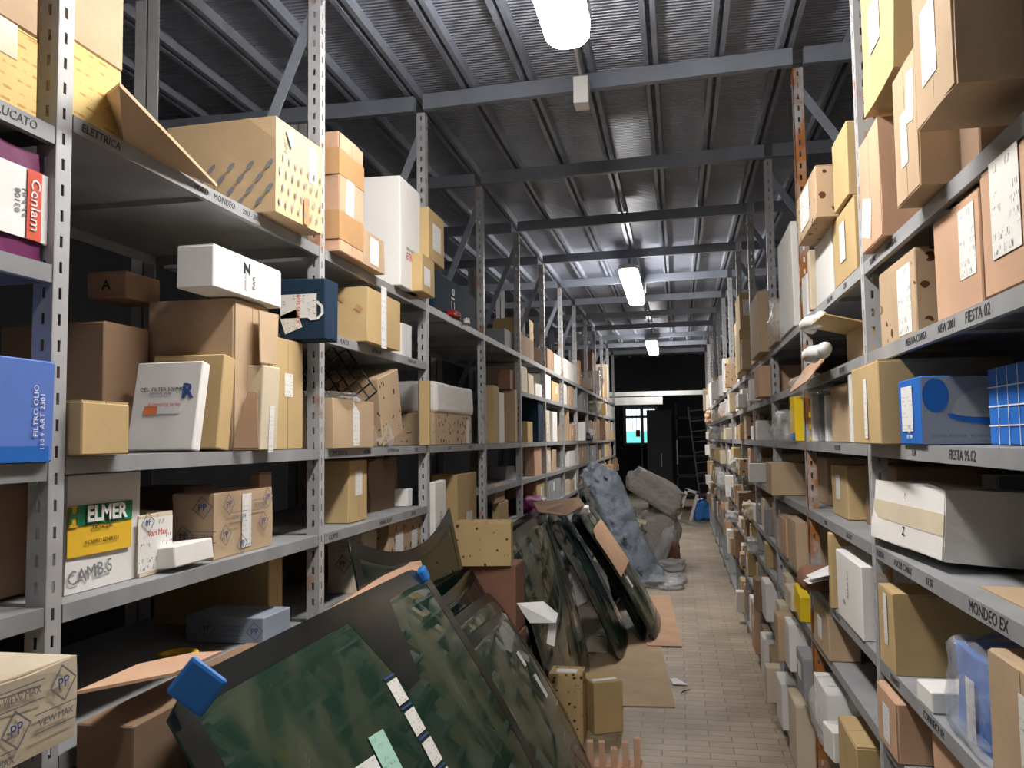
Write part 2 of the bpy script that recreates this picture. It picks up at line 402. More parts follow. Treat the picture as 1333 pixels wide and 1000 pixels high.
lname = ['nearest the viewer, cut by the left edge', 'second from the viewer', 'third from the viewer', 'fourth from the viewer', 'fifth from the viewer', 'sixth from the viewer', 'seventh from the viewer', 'eighth from the viewer', 'ninth from the viewer', 'tenth from the viewer', 'eleventh from the viewer', 'twelfth from the viewer', 'last before the far opening']
for k in range(-1, NL):
    z = dict(ZL)
    if k == -1: z = dict(l1=2.205, l2=1.94, l3=1.57, l4=1.305, l5=.75, l8=.1)
    if k == 0: z.pop('l2')
    if k in (2, 3): z.pop('l2')
    if k == 2: z.pop('l4')
    rust = {0: 'post_paint', 1: 'post_rusty', 2: 'post_paint', 5: 'post_rusty'}.get(k, 'post_paint' if k % 3 else 'post_rusty')
    SH[(-1, k)] = bay(-1, k, z, rust, 'slotted steel shelving bay, left rack, ' + lname[k+1])
for k in range(-1, NR):
    z = dict(ZR); rust = {1: 'post_very_rusty', 2: 'post_paint'}.get(k, 'post_paint' if k % 3 else 'post_rusty')
    SH[(1, k)] = bay(1, k, z, rust, 'slotted steel shelving bay, right rack, ' + lname[k+1].replace('left', 'right'))
# end posts
for s, k, nm in ((-1, NL, 'left'), (1, NR, 'right')):
    r = empty('shelving_end_frame', ((-A if s < 0 else B), (YL(k) if s < 0 else YR(k)), 0)); tag(r, 'end upright closing the %s rack at the far opening' % nm, 'shelving')
    link('upright', PM[(s, 'post_paint')], r); link('rear_upright', BP[s], r, (s*(DEPTH+.044), 0, 0))

# writing on the shelf lips
def lip(side, k, lv, yc, txt, size=.026, mat='ink', h=None):
    sh = SH[(side, k)][lv]; me = text_mesh(txt, size, mat, .15)
    rz = PI/2 if side < 0 else -PI/2
    o = link('handwriting', me, sh, (-side*.0006, yc, -.017), (PI/2, 0, rz)); o['label'] = 'black marker handwriting'
SC.world = bpy.data.worlds.new('world'); SC.world.use_nodes = True
SC.world.node_tree.nodes['Background'].inputs[0].default_value = (.55, .6, .7, 1); SC.world.node_tree.nodes['Background'].inputs[1].default_value = 3.0
SC.view_settings.view_transform = 'Standard'; SC.view_settings.look = 'None'; SC.view_settings.gamma = 1; SC.view_settings.use_curve_mapping = False
SC.view_settings.exposure = 0.12
# ------------------------------------------------------------------ boxes
def board_mesh(name, D, W, H, mat, bev=.003, warp=.003, sub=0, seed=0):
    bm = bmesh.new(); bmesh.ops.create_cube(bm, size=1)
    for v_ in bm.verts: v_.co = Vector((v_.co.x*D, v_.co.y*W, (v_.co.z+.5)*H))
    if sub: bmesh.ops.subdivide_edges(bm, edges=bm.edges[:], cuts=sub, use_grid_fill=True)
    else: bmesh.ops.bevel(bm, geom=bm.edges[:], offset=min(bev, D*.2, W*.2, H*.2), segments=1, affect='EDGES')
    off = Vector((seed*1.7, seed*.9, seed*2.3))
    for v_ in bm.verts:
        nz = noise.noise_vector(v_.co*7+off)*warp
        if v_.co.z < .004: nz.z = 0
        v_.co += nz
    me = bpy.data.meshes.new(name); bm.to_mesh(me); bm.free(); me.materials.append(MATS[mat])
    return me
def face_mat(face, s, D, W, H, u, v, off=.0012):
    # picture plane frame of a face; u runs left to right as a person facing it reads
    if face == 'A':
        n = Vector((-s, 0, 0)); r = Vector((0, -s, 0)); o = Vector((-s*D/2, 0, 0)); wd = W
        p = o + r*(u-.5)*wd + Vector((0, 0, v*H))
    elif face == 'N':
        n = Vector((0, -1, 0)); r = Vector((1, 0, 0)); p = Vector(((u-.5)*D, -W/2, v*H))
    else:
        n = Vector((0, 0, 1)); r = Vector((0, -s, 0)) if face == 'T' else Vector((1, 0, 0)); up = n.cross(r)
        p = r*(u-.5)*W + up*(v-.5)*D + Vector((0, 0, H))
    upv = n.cross(r)
    m_ = Matrix((r, upv, n)).transposed().to_4x4(); m_.translation = p + n*off
    return m_
_LM = {}
def decal(parent, name, mat, M, w, h, rot=0., label=None, th=.0008):
    k = (name, mat, round(w, 3), round(h, 3))
    if k not in _LM: _LM[k] = MB().box(-w/2, w/2, -h/2, h/2, 0, th).mesh(name, mat)
    o = link(name, _LM[k], parent); o.matrix_local = M @ Matrix.Rotation(rot, 4, 'Z')
    if label: o['label'] = label
    return o
def write(parent, M, txt, size, mat='ink', rot=0., bold=0., name='printed_writing', dz=.0006):
    o = link(name, text_mesh(txt, size, mat, 0, bold), parent); o.matrix_local = M @ Matrix.Translation((0, 0, dz)) @ Matrix.Rotation(rot, 4, 'Z')
    return o
ZALL = dict(ZL); ZALL.update(ZR)
seedc = [0]
def carton(s, base, xc, x1, yt, col, label, xb=None, d=None, inset=.01, name='cardboard_box', cat='box', rz=0., rx=0., ry=0., flaps='T', tape=None,
           labels=(), texts=(), sub=0, warp=.003, group=None, H=None, W=None, Y=None, D=None, lift=0., free=False):
    """xc, x1: columns of the near and far ends of the aisle face on the shelf edge; yt: row of its top at xc"""
    seedc[0] += 1
    Xf = (-A-inset) if s < 0 else (B+inset)
    z = ZALL[base] if isinstance(base, str) else base
    Yn = y_at(xc, Xf, z) if Y is None else Y
    if W is None: W = abs(y_at(x1, Xf, z)-Yn)
    if H is None:
        v_ = 0
        H = on(xc, yt, 0, Xf); 
        # row yt on the near front edge
        q = on(xc, yt, 1, Yn); H = q.z - z
    if D is None:
        D = d if d else abs(x_at(xb, Yn, z)-Xf)
    D = min(max(D, .03), .62); H = max(H, .02)
    if isinstance(base, str) and not free and not base.startswith('m'):
        k_ = int(((Yn+W/2) - (YL(0) if s < 0 else YR(0)))//L); Yk = YL(k_) if s < 0 else YR(k_)
        y1_ = Yn+W
        if rx == 0: Yn = max(Yn, Yk+.006); y1_ = min(y1_, Yk+L-.05)
        W = max(y1_-Yn, .03)
        if (s, k_) in SH:
            zs = ZL if s < 0 else ZR; up = [zs[q] for q in SH[(s, k_)] if zs[q] > z+.05]
            if up and inset > -.3: H = min(H, min(up)-.042-z)
    me = board_mesh(name, D, W, H, ('board_'+col) if ('board_'+col) in MATS else col, sub=sub, warp=warp, seed=seedc[0])
    r = link(name, me)
    c0 = Vector((s*D/2, W/2, 0))            # centre relative to the near front corner
    E_ = Euler((math.radians(rx), math.radians(ry), math.radians(rz)))
    R_ = E_.to_matrix(); zmin = min((R_ @ Vector((sx*D/2, sy*W/2, hz))).z for sx in (-1, 1) for sy in (-1, 1) for hz in (0, H))
    cen = R_ @ c0
    r.rotation_euler = E_; r.location = (Xf+cen.x, Yn+cen.y, z - zmin + .0015 + lift)
    tag(r, label, cat, group); r['_dims'] = (D, W, H)
    cm = ('board_'+col) if ('board_'+col) in MATS else col
    if flaps:
        g = .0015
        if flaps == 'T':
            for a, b_ in ((-W/2+.002, -g), (g, W/2-.002)): MB().box(-D/2+.002, D/2-.002, a, b_, H-.0005, H+.0028).build('flap', cm, r)
        elif flaps == 'A':
            x_ = -s*D/2
            for a, b_ in ((.003, H/2-g), (H/2+g, H-.003)): MB().box(min(x_, x_-s*.0028), max(x_, x_-s*.0028), -W/2+.003, W/2-.003, a, b_).build('flap', cm, r)
        elif flaps == 'V':
            x_ = -s*D/2
            for a, b_ in ((-W/2+.003, -g), (g, W/2-.003)): MB().box(min(x_, x_-s*.0028), max(x_, x_-s*.0028), a, b_, .003, H-.003).build('flap', cm, r)
    if tape:
        tw = .024; MBt = MB()
        if flaps == 'T':
            MBt.box(-D/2-.001, D/2+.001, -tw, tw, H+.0028, H+.0036).box(-D/2-.001, -D/2, -tw, tw, H-.06, H+.003).box(D/2, D/2+.001, -tw, tw, H-.06, H+.003)
        elif flaps == 'V':
            x_ = -s*(D/2+.0032); MBt.box(x_-.0005, x_+.0005, -tw, tw, 0, H)
        else:
            x_ = -s*(D/2+.0032); MBt.box(x_-.0005, x_+.0005, -W/2-.001, W/2+.001, H/2-tw, H/2+tw)
        MBt.build('packing_tape', tape if isinstance(tape, str) else 'tape_brown', r)
    fo = .0034 if flaps in ('A', 'V') else .0012
    for lb in labels:
        fc, u, v_, w, h = lb[:5]; mt = lb[5] if len(lb) > 5 else 'label_a'; ro = math.radians(lb[6]) if len(lb) > 6 else 0
        decal(r, 'shipping_label' if mt.startswith('label_') else 'sticker', mt, face_mat(fc, s, D, W, H, u, v_, (fo if fc == 'A' else (.0040 if fc == 'T' else .0012))), w, h, ro)
    for tx in texts:
        fc, u, v_, st, sz = tx[:5]; mt = tx[5] if len(tx) > 5 else 'ink'; ro = math.radians(tx[6]) if len(tx) > 6 else 0; bd = tx[7] if len(tx) > 7 else 0.
        write(r, face_mat(fc, s, D, W, H, u, v_, (fo if fc == 'A' else (.0045 if fc == 'T' else .0012))+.0006), st, sz, mt, ro, bd)
    return r
def top(r): return r.location.z + r['_dims'][2] + .003
def sheet(name, pts, th, mat, label=None, cat=None, parent=None, group=None, smooth=False):
    """a flat piece: polygon of world points with thickness"""
    P = [Vector(p) for p in pts]; n = Vector((0, 0, 0))
    for i in range(len(P)): n += (P[i]-P[0]).cross(P[(i+1) % len(P)]-P[0])
    n.normalize(); K = len(P); c = sum(P, Vector())/K; loc = Vector((c.x, c.y, min(p.z for p in P)))
    vs = [p-loc for p in P]+[p-loc-n*th for p in P]
    fs = [tuple(range(K)), tuple(range(2*K-1, K-1, -1))]+[(k, K+k, K+(k+1) % K, (k+1) % K) for k in range(K)]
    o = MB().add(vs, fs).build(name, mat, parent, smooth, loc)
    tag(o, label, cat, group); return o
def lump(name, mat, loc, dims, label, cat, seed=0, rough=.25, sub=4, rot=(0, 0, 0), parent=None, group=None, freq=3.):
    """crumpled bag or wrapped thing"""
    bm = bmesh.new(); bmesh.ops.create_icosphere(bm, subdivisions=sub, radius=.5)
    for v_ in bm.verts:
        c = v_.co.copy(); m_ = max(abs(c.x), abs(c.y), abs(c.z)); c = c.lerp(c*(.5/m_), .45)
        nz = noise.noise(c*freq+Vector((seed, 0, 0)))*rough + abs(noise.noise(c*freq*2.7+Vector((0, seed, 0))))*rough*.6
        c *= 1+nz; c.z = max(c.z, -.42); v_.co = Vector((c.x*dims[0], c.y*dims[1], (c.z+.42)*dims[2]))
    me = bpy.data.meshes.new(name); bm.to_mesh(me); bm.free(); me.materials.append(MATS[mat]); me.shade_smooth()
    o = link(name, me, parent, loc, rot); tag(o, label, cat, group); return o

def attach(o, par):
    o.parent = par; o.matrix_parent_inverse = par.matrix_basis.inverted()
    for q in ('category', 'group'):
        if q in o: del o[q]
LA = lambda *a: carton(-1, *a[:-1], **a[-1]) if isinstance(a[-1], dict) else carton(-1, *a)
def Lc(*a, **k): return carton(-1, *a, **k)
def Rc(*a, **k): return carton(1, *a, **k)

# ---- left rack, bay nearest the viewer
ZALL['m1'], ZALL['m2'], ZALL['m3'], ZALL['m4'] = 2.205, 1.94, 1.57, 1.305
a = Lc('m1', -40, 48, 100, 'dashes', 'yellow carton printed with dashes on the top shelf at the left edge', H=.15, d=.45, tape=True)
Lc(top(a), -40, 49, 20, 'tan', 'plain tan carton stacked on a dash-printed carton at the left edge', H=.36, d=.42, texts=[('A', .8, .5, '10', .05, 'ink_grey')])
p = Lc('m2', -30, 50, 215, 'purple', 'purple glossy box with a white and red label beside the nearest upright', H=.205, d=.4, flaps=None, sub=3, warp=.012, inset=.02)
D_, W_, H_ = p['_dims']
decal(p, 'sticker', 'ink_white', face_mat('A', -1, D_, W_, H_, .52, .5, .006), .16, .13); decal(p, 'sticker', 'ink_red', face_mat('A', -1, D_, W_, H_, .83, .5, .0085), .035, .13)
write(p, face_mat('A', -1, D_, W_, H_, .83, .5, .0105), 'Cenlam', .032, 'ink_white', -PI/2)
write(p, face_mat('A', -1, D_, W_, H_, .62, .5, .0075), '03108\n23-2-01', .018, 'ink_grey', PI/2)
sheet('cardboard_sheet', [on(50, 215, 0, -A-.05), on(60, 260, 0, -A-.04), on(62, 330, 0, -A-.04), on(52, 345, 0, -A-.03), on(48, 300, 0, -A-.06)], .006, 'board_tan', 'torn cardboard edge beside the purple box', 'cardboard')
Lc('m3', -60, 69, 476, 'sky', 'periwinkle blue box with white side writing on the shelf at the left edge', H=.185, d=.4, inset=-.012, flaps=None, labels=[('A', .66, .08, .12, .028, 'board_blue')],
   texts=[('A', .82, .5, 'FILTRO OLIO\nART 2301', .016, 'ink_white', 90), ('A', .86, .2, '110 9', .014, 'ink_white', 90)])
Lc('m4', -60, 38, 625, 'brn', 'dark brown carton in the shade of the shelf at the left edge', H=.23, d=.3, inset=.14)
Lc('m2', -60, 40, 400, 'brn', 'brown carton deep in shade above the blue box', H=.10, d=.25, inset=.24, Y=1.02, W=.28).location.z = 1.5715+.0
# ---- left rack, second bay
a = Lc('l1', 84, 157, 110, 'dashes', 'yellow carton printed with dashes on the top shelf behind the nearest upright', H=.15, d=.5)
b2 = Lc(top(a), 82, 160, 20, 'tan', 'plain tan carton stacked on a dash-printed carton right of the nearest upright', H=.42, d=.46)
E1 = [on(152, 107, 0, -A-.16), on(161, 110, 0, -A-.12), on(283, 238, 0, -A+.012), on(276, 243, 0, -A+.0), on(160, 186, 0, -A+.004)]
sheet('cardboard_sheet', [on(133, 125, 0, -A-.05), on(156, 107, 0, -A+.10), on(283, 240, 0, -A+.02), on(162, 188, 0, -A-.015)], .008, 'board_tan', 'torn cardboard flap leaning beside the dash-printed carton on the top shelf', 'cardboard')
g = Lc('l1', 358, 413, 152, 'ovals', 'large tan carton with grey oval print overhanging the top shelf', xb=212, inset=-.055, sub=3, warp=.008, rz=-3, labels=[('A', .78, .72, .05, .11, 'label_b')],
    texts=[('A', .2, .75, 'NC', .03, 'ink_grey', 90)])
D_, W_, H_ = g['_dims']
def ovals(face, rows, cols_, u0, u1, v0, v1, rx_, rz_, tilt):
    mb_ = MB()
    for i in range(rows):
        for j in range(cols_):
            u = u0+(u1-u0)*(j+.5*(i % 2))/cols_; v_ = v0+(v1-v0)*i/(rows-1)
            M_ = face_mat(face, -1, D_, W_, H_, u, v_, .0055) @ Matrix.Rotation(tilt, 4, 'Z')
            mb_.add([(rx_*math.cos(2*PI*k/12), rz_*math.sin(2*PI*k/12), 0) for k in range(12)], [tuple(range(12))], M_)
    o = mb_.build('printed_ovals', 'print_grey', g); o['label'] = 'grey oval print'
m_plain('print_grey', srgb(132, 134, 142), .8)
ovals('N', 4, 4, .34, 1.04, .12, .50, .017, .0065, .8); ovals('A', 4, 7, .06, 1.0, .12, .60, .0045, .014, 0)
decal(g, 'packing_tape', 'tape_brown', face_mat('A', -1, D_, W_, H_, .62, .16, .0045), .03, H_*.3)
decal(g, 'sticker', 'board_silver', face_mat('A', -1, D_, W_, H_, .28, .86, .0045), .03, .05, .6)
# third level
Lc('l3', 98, 168, 523, 'yel', 'small plain mustard carton overhanging the shelf beside the nearest upright', d=.28, inset=-.03)
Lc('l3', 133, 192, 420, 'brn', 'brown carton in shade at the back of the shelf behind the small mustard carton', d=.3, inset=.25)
w = Lc('l3', 251, 262, 470, 'wht', 'flat white box leaning back with orange and blue print', xb=163, inset=.012, W=.035, rx=-11, flaps=None,
   texts=[('N', .45, .68, 'OEL. FILTER 50MM01', .014, 'ink'), ('N', .42, .63, 'ORIGINAL SPARE', .008, 'ink_grey'), ('N', .82, .65, 'R', .05, 'ink_blue', 0, .002), ('N', .5, .50, 'ELEMENT DE FILTRE', .010, 'ink_red')])
D_, W_, H_ = w['_dims']; decal(w, 'sticker', 'ink_orange', face_mat('N', -1, D_, W_, H_, .30, .44, .0015), .034, .022); decal(w, 'sticker', 'label_c', face_mat('N', -1, D_, W_, H_, .58, .45, .0015), .06, .022)
Lc('l3', 282, 300, 463, 'yel', 'flat mustard box leaning behind the white flat box', xb=188, inset=.012, W=.06, rx=-8, flaps=None)
big = Lc('l3', 303, 338, 388, 'tan', 'large tan carton carrying the long white box', xb=190, inset=.015, W=.19, flaps='V')
Lc(top(big), 278, 366, 319, 'wht', 'long white box lying on top of the large tan carton', xb=230, inset=-.005, texts=[('A', .45, .72, 'Z', .045, 'ink', 90, .002), ('A', .55, .42, 'FAR', .022, 'ink', 90), ('A', .42, .35, 'MADE IN', .010, 'ink_grey', 90)], labels=[('A', .45, .4, .012, .05, 'label_c')])
Lc(top(big), 210, 232, 362, 'org', 'small orange carton marked A behind the long white box', H=.07, inset=.30, d=.12, texts=[('N', .5, .5, 'A', .04)], Y=2.0, W=.15)
c2 = Lc('l3', 352, 393, 437, 'yel', 'tall mustard carton with a white address label under the navy box', d=.3, inset=.01, labels=[('A', .52, .58, .055, .07, 'label_b')], flaps='V')
Lc('l3', 338, 356, 476, 'cream', 'slim upright cream box with a narrow label before the tall mustard carton', d=.06, inset=-.025, flaps=None, W=.10, labels=[('A', .6, .25, .03, .13, 'label_a', 0)], ry=2)
sheet('cardboard_sheet', [on(303, 583, 1, 2.03), on(336, 583, 1, 2.03), on(334, 511, 1, 2.10), on(322, 510, 1, 2.10)], .006, 'board_brn', 'brown cardboard offcut leaning on the large tan carton', 'cardboard')
sheet('cardboard_sheet', [on(336, 404, 0, -A+.012), on(361, 410, 0, -A+.012), on(359, 475, 0, -A+.03), on(338, 472, 0, -A+.03)], .004, 'board_tan', 'folded tan flap hanging below the long white box', 'cardboard')
n_ = Lc(top(c2), 423, 437, 362, 'navy', 'navy blue box with a white paper label sticking out past the second upright', xb=364, inset=-.085, flaps=None, W=.10, labels=[('N', .42, .55, .075, .12, 'label_b', 90), ('N', .25, .3, .06, .06, 'label_b', 20)],
   texts=[('N', .78, .45, 'O', .09, 'ink_white', 25), ('N', .42, .5, 'X-0395 S(H)', .018, 'ink_red', 90)])
# fourth level
h = Lc('l4', 84, 180, 617, 'wht', 'tall dirty white box with a green and yellow maker sticker', inset=.055, d=.4, flaps=None, sub=2, warp=.004)
D_, W_, H_ = h['_dims']
decal(h, 'sticker', 'label_yellow', face_mat('A', -1, D_, W_, H_, .42, .52, .0045), .20, .10); decal(h, 'sticker', 'label_green', face_mat('A', -1, D_, W_, H_, .42, .655, .0060), .20, .042)
decal(h, 'sticker', 'label_yellow', face_mat('A', -1, D_, W_, H_, .42-.088/W_, .655, .0080), .026, .042)
write(h, face_mat('A', -1, D_, W_, H_, .42-.087/W_, .655, .0100), 'H', .044, 'label_green', 0, .0012); write(h, face_mat('A', -1, D_, W_, H_, .42+.012/W_, .655, .0100), 'ELMER', .044, 'ink_white', 0, .0016)
write(h, face_mat('A', -1, D_, W_, H_, .42, .54, .008), 'RADIATORI', .012); write(h, face_mat('A', -1, D_, W_, H_, .42, .42, .008), 'RICAMBIO GENERALE', .011)
write(h, face_mat('A', -1, D_, W_, H_, .3, .15, .0035), 'CAMB.5', .04, 'ink_grey', .1)
def ppmarks(r, s, face, spots, size=.05, words='VIEW MAX'):
    D_, W_, H_ = r['_dims']
    for u, v_, kind in spots:
        M_ = face_mat(face, s, D_, W_, H_, u, v_, .006)
        if kind == 'd':
            q = size*.5; t_ = size*.07; mb_ = MB()
            for k in range(4):
                an = PI/2*k; mb_.add([(q*math.cos(an), q*math.sin(an), 0), (q*math.cos(an+PI/2), q*math.sin(an+PI/2), 0), ((q-t_)*math.cos(an+PI/2), (q-t_)*math.sin(an+PI/2), 0), ((q-t_)*math.cos(an), (q-t_)*math.sin(an), 0)], [(0, 1, 2, 3)])
            o = mb_.build('printed_mark', 'ink_grey', r); o.matrix_local = M_ @ Matrix.Rotation(.12, 4, 'Z')
            write(r, M_, 'PP', size*.42, 'ink_blue' if words else 'ink_grey', .12)
        else:
            o = MB().box(-size*.75, size*.75, size*.22, size*.25, 0, .0004).box(-size*.75, size*.75, -size*.25, -size*.22, 0, .0004).build('printed_mark', 'ink_grey', r); o.matrix_local = M_
            write(r, M_, words, size*.26, 'ink_grey')
f1 = Lc('l4', 180, 223, 672, 'cream', 'printed cream carton with a big white label beside the maker box', inset=.05, d=.3, labels=[('A', .45, .5, .13, .12, 'label_b')], flaps='V', warp=.006, sub=2,
   texts=[('A', .5, .68, 'Vari Max', .02, 'ink_red')])
ppmarks(f1, -1, 'A', [(.2, .86, 'd')])
Lc('l4', 228, 279, 708, 'wht', 'low white open tray lying before the diamond-printed carton', H=.05, inset=.0, d=.12, flaps=None, ry=-6)
f2 = Lc('l4', 278, 354, 645, 'tan', 'tan carton printed with black diamonds and a tall white label', xb=224, inset=.03, labels=[('A', .52, .52, .05, .145, 'label_a')], sub=2, warp=.004)
ppmarks(f2, -1, 'A', [(.2, .82, 'd'), (.15, .35, 'd'), (.42, .15, 'd'), (.8, .45, 'd'), (.88, .85, 'd'), (.36, .6, 't'), (.74, .75, 't')], .06, 'VIEW MAX')
ppmarks(f2, -1, 'N', [(.75, .8, 'd'), (.3, .35, 'd'), (.7, .35, 't')], .06)
Lc('l4', 338, 375, 632, 'org', 'orange brown carton with a small label behind the diamond-printed carton', xb=325, inset=.16, H=.20, labels=[('A', .6, .32, .05, .07, 'label_c')])
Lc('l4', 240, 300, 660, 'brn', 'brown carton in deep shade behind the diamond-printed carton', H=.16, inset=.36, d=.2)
# fifth level
Lc('l5', 350, 398, 722, 'yel', 'wide mustard carton in shade at the back of the fifth shelf', xb=285, inset=.12, d=.4, H=.235)
f3 = Lc('l5', 343, 378, 798, 'silver', 'low silver grey carton with black diamonds lying under the shelf', xb=240, inset=.03, H=.075, flaps=None)
ppmarks(f3, -1, 'N', [(.9, .5, 'd'), (.6, .5, 't'), (.3, .55, 'd')], .055)
tr = MB(); P_ = []
for i in range(28):
    a_ = 2*PI*i/28
    for rr, zz in ((.05, 0), (.05, .045), (.036, .045), (.036, 0)): P_.append((rr*math.cos(a_), rr*math.sin(a_), zz))
tr.add(P_, [(i*4+j, ((i+1) % 28)*4+j, ((i+1) % 28)*4+(j+1) % 4, i*4+(j+1) % 4) for i in range(28) for j in range(4)])
o = tr.build('tape_roll', 'label_yellow', None, True, (-A-.12, 1.98, 1.026)); tag(o, 'yellow adhesive tape roll lying on the shelf before the silver grey carton', 'tape')
# big carton at the lower left corner
zb = on(97, 962, 0, -1.0).z
ZALL['m5'] = zb
f4 = Lc('m5', -130, 97, 860, 'cream', 'battered cream carton with diamonds and VIEW MAX print, lower left corner', inset=-.14, H=on(97, 858, 0, -1.0).z-zb, d=.45, sub=4, warp=.010, W=.52, Y=y_at(97, -1.005, zb)-.52,
   labels=[('A', .50, .38, .10, .13, 'label_a')])
ppmarks(f4, -1, 'A', [(.93, .75, 'd'), (.76, .78, 't'), (.62, .75, 'd'), (.74, .42, 'd'), (.90, .38, 't'), (.66, .1, 't')], .062, 'VIEW MAX')
f4['label'] = 'battered cream carton with printed diamonds at the lower left corner'

# ---- left rack, third bay
t1 = Lc('l1', 441, 472, 171, 'org', 'tall orange tan carton wrapped with brown tape on the top shelf', xb=416, inset=-.035, sub=3, warp=.007, flaps='V', labels=[('A', .42, .5, .07, .16, 'label_c', -4)])
D_, W_, H_ = t1['_dims']
for vv, hh in ((.75, .09), (.22, .10)): MB().box(-D_/2-.002, D_/2+.0045, -W_/2-.006, W_/2+.006, vv*H_-hh/2, vv*H_+hh/2).build('packing_tape', 'tape_brown', t1)
Lc('l1', 473, 500, 298, 'tan', 'small worn tan carton between the taped carton and the white box', d=.2, inset=-.04, labels=[('A', .5, .5, .09, .10, 'label_a')], sub=2, warp=.006)
Lc('l1', 521, 547, 228, 'wht', 'tall white box on the top shelf beside the third upright', xb=470, inset=-.03, warp=.005, flaps=None, texts=[('A', .5, .30, 'ETNIL', .045, 'ink_red'), ('A', .5, .37, 'FRENI AUTO', .02, 'ink_grey')])
k1 = Lc('l1', 549, 563, 330, 'yel', 'small mustard carton under another in front of the third upright', d=.16, inset=-.075, labels=[('A', .4, .45, .09, .08, 'label_a')], W=.20, free=True)
Lc(top(k1), 558, 585, 270, 'yel', 'mustard carton with a white label perched above its twin at the third upright', d=.17, inset=-.07, labels=[('A', .5, .5, .13, .12, 'label_a')], W=.26)
y2 = Lc('l2', 478, 521, 374, 'yel', 'long mustard carton with a narrow label overhanging the short shelf', xb=436, inset=-.04, labels=[('A', .47, .55, .06, .24, 'label_a')], sub=2, warp=.004)
D_, W_, H_ = y2['_dims']; decal(y2, 'packing_tape', 'tape_brown', face_mat('N', -1, D_, W_, H_, .75, .6, .0025), .03, .02, -.7); decal(y2, 'packing_tape', 'tape_brown', face_mat('N', -1, D_, W_, H_, .2, .8, .0025), .03, .015, -.7)
Lc('l2', 523, 536, 420, 'wht', 'slim white box behind the long mustard carton', d=.2, inset=.02, flaps=None, labels=[('A', .5, .4, .06, .09, 'label_c')])
# third level of the third bay
Lc('l3', 470, 500, 478, 'wht', 'pale grey panel box standing at the back behind the wire rack', xb=430, inset=.22, H=.33, W=.3)
wr = empty('wire_rack', (-A-.17, 3.02, 1.60)); tag(wr, 'black wire rack leaning on the pale grey panel box', 'rack')
gm = MB()
for i in range(10): gm.tube([(-.18+.04*i, 0, 0), (-.18+.04*i, .03, .26)], .0035, 6)
for i in range(7): gm.tube([(-.18, .005*i, .043*i), (.18, .005*i, .043*i)], .0035, 6)
g_ = gm.build('grid', 'frit', wr); g_.rotation_euler = (0, math.radians(-38), 0); g_.location = (.06, 0, .08)
bx = Lc('l3', 432, 486, 519, 'tan', 'tan carton under crumpled clear wrap with a bright label', d=.26, inset=-.015, sub=2, warp=.006, labels=[('A', .55, .55, .06, .17, 'label_a')])
attach(lump('plastic_wrap', 'clear_film', (-A-.10, 2.80, top(bx)-.003), (.26, .33, .03), 'crumpled clear wrap', 'plastic', 3, .3), bx)
Lc('l3', 499, 545, 485, 'tan_marks', 'tan marked carton tipped over against the third upright', xb=470, d=.26, inset=.0, rx=14, H=.27, W=.25)
lump('plastic_wrap', 'clear_film', (-A+.0-.03, 3.23, 1.581), (.07, .13, .12), 'small clear plastic bag between two tan cartons on the middle shelf', 'plastic', 9, .4)
# fourth level
Lc('l4', 454, 477, 600, 'yel', 'mustard carton with a small label filling the height of the fourth shelf', xb=405, inset=.04, labels=[('A', .5, .62, .07, .09, 'label_a')], flaps='V')
Lc('l4', 481, 530, 600, 'brn', 'crumpled mauve brown carton with a torn label at the back of the fourth shelf', d=.3, inset=.14, sub=3, warp=.02, labels=[('A', .55, .82, .09, .05, 'label_c')])
Lc('l4', 531, 546, 632, 'wht', 'small white wedge of a box beside the third upright', d=.08, inset=.07, flaps=None, H=.08)
# fifth level
c5 = Lc('l5', 506, 552, 683, 'tan_marks', 'tan marked carton with two labels under the fourth shelf', d=.3, inset=.03, labels=[('A', .3, .55, .10, .12, 'label_a'), ('A', .78, .5, .08, .12, 'label_a')], sub=2, warp=.006)
f5 = Lc('l5', 470, 490, 712, 'cream', 'crumpled cream carton with black print behind the big windshield', xb=425, inset=.05, sub=3, warp=.02, H=.22)
ppmarks(f5, -1, 'N', [(.5, .5, 'd'), (.7, .8, 't')], .07)
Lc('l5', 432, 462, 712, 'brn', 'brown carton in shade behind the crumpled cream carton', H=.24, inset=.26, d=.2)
# ---- left rack, fourth bay
nb = Lc('l1', 566, 619, 352, 'navy', 'square navy box with a white script logo on the top shelf', d=.3, inset=.02, flaps=None)
D_, W_, H_ = nb['_dims']; write(nb, face_mat('A', -1, D_, W_, H_, .40, .5, .002), 'Cle', .10, 'ink_white', PI/2)
lump('plastic_bag', 'board_red', (-A-.02, 4.30, 2.249), (.07, .18, .045), 'small red plastic bag lying on the top shelf edge', 'bag', 5, .3)
lump('paper_scrap', 'ink_white', (-A+.005, 4.53, 2.249), (.03, .06, .035), 'scrap of white paper on the top shelf edge beside the red bag', 'paper', 6, .4, 3)
c6 = Lc('l3', 566, 614, 538, 'tan_marks', 'tan marked carton under a rounded white box on the middle shelf', d=.3, inset=.01, labels=[('A', .88, .45, .07, .13, 'label_c')])
bevel(Lc(top(c6), 569, 616, 496, 'wht', 'rounded white box stacked on a tan marked carton', d=.28, inset=.01, flaps=None, sub=3, warp=.01), .02, 3)
Lc('l3', 559, 567, 486, 'yel', 'slim mustard box standing right of the third upright', d=.05, inset=-.02, H=.30, flaps=None)
Lc('l5', 618, 641, 616, 'yel', 'large mustard carton with a white label behind the fourth upright', xb=562, inset=.05, labels=[('A', .6, .28, .14, .12, 'label_a')], W=.44, Y=4.50, H=.385)
wp = Lc('l5', 565, 579, 628, 'wht', 'narrow white panel box standing up past the third upright', d=.03, inset=-.02, Y=3.825, flaps=None, texts=[('A', .5, .55, 'BO', .045, 'ink_grey', 90)], W=.2)
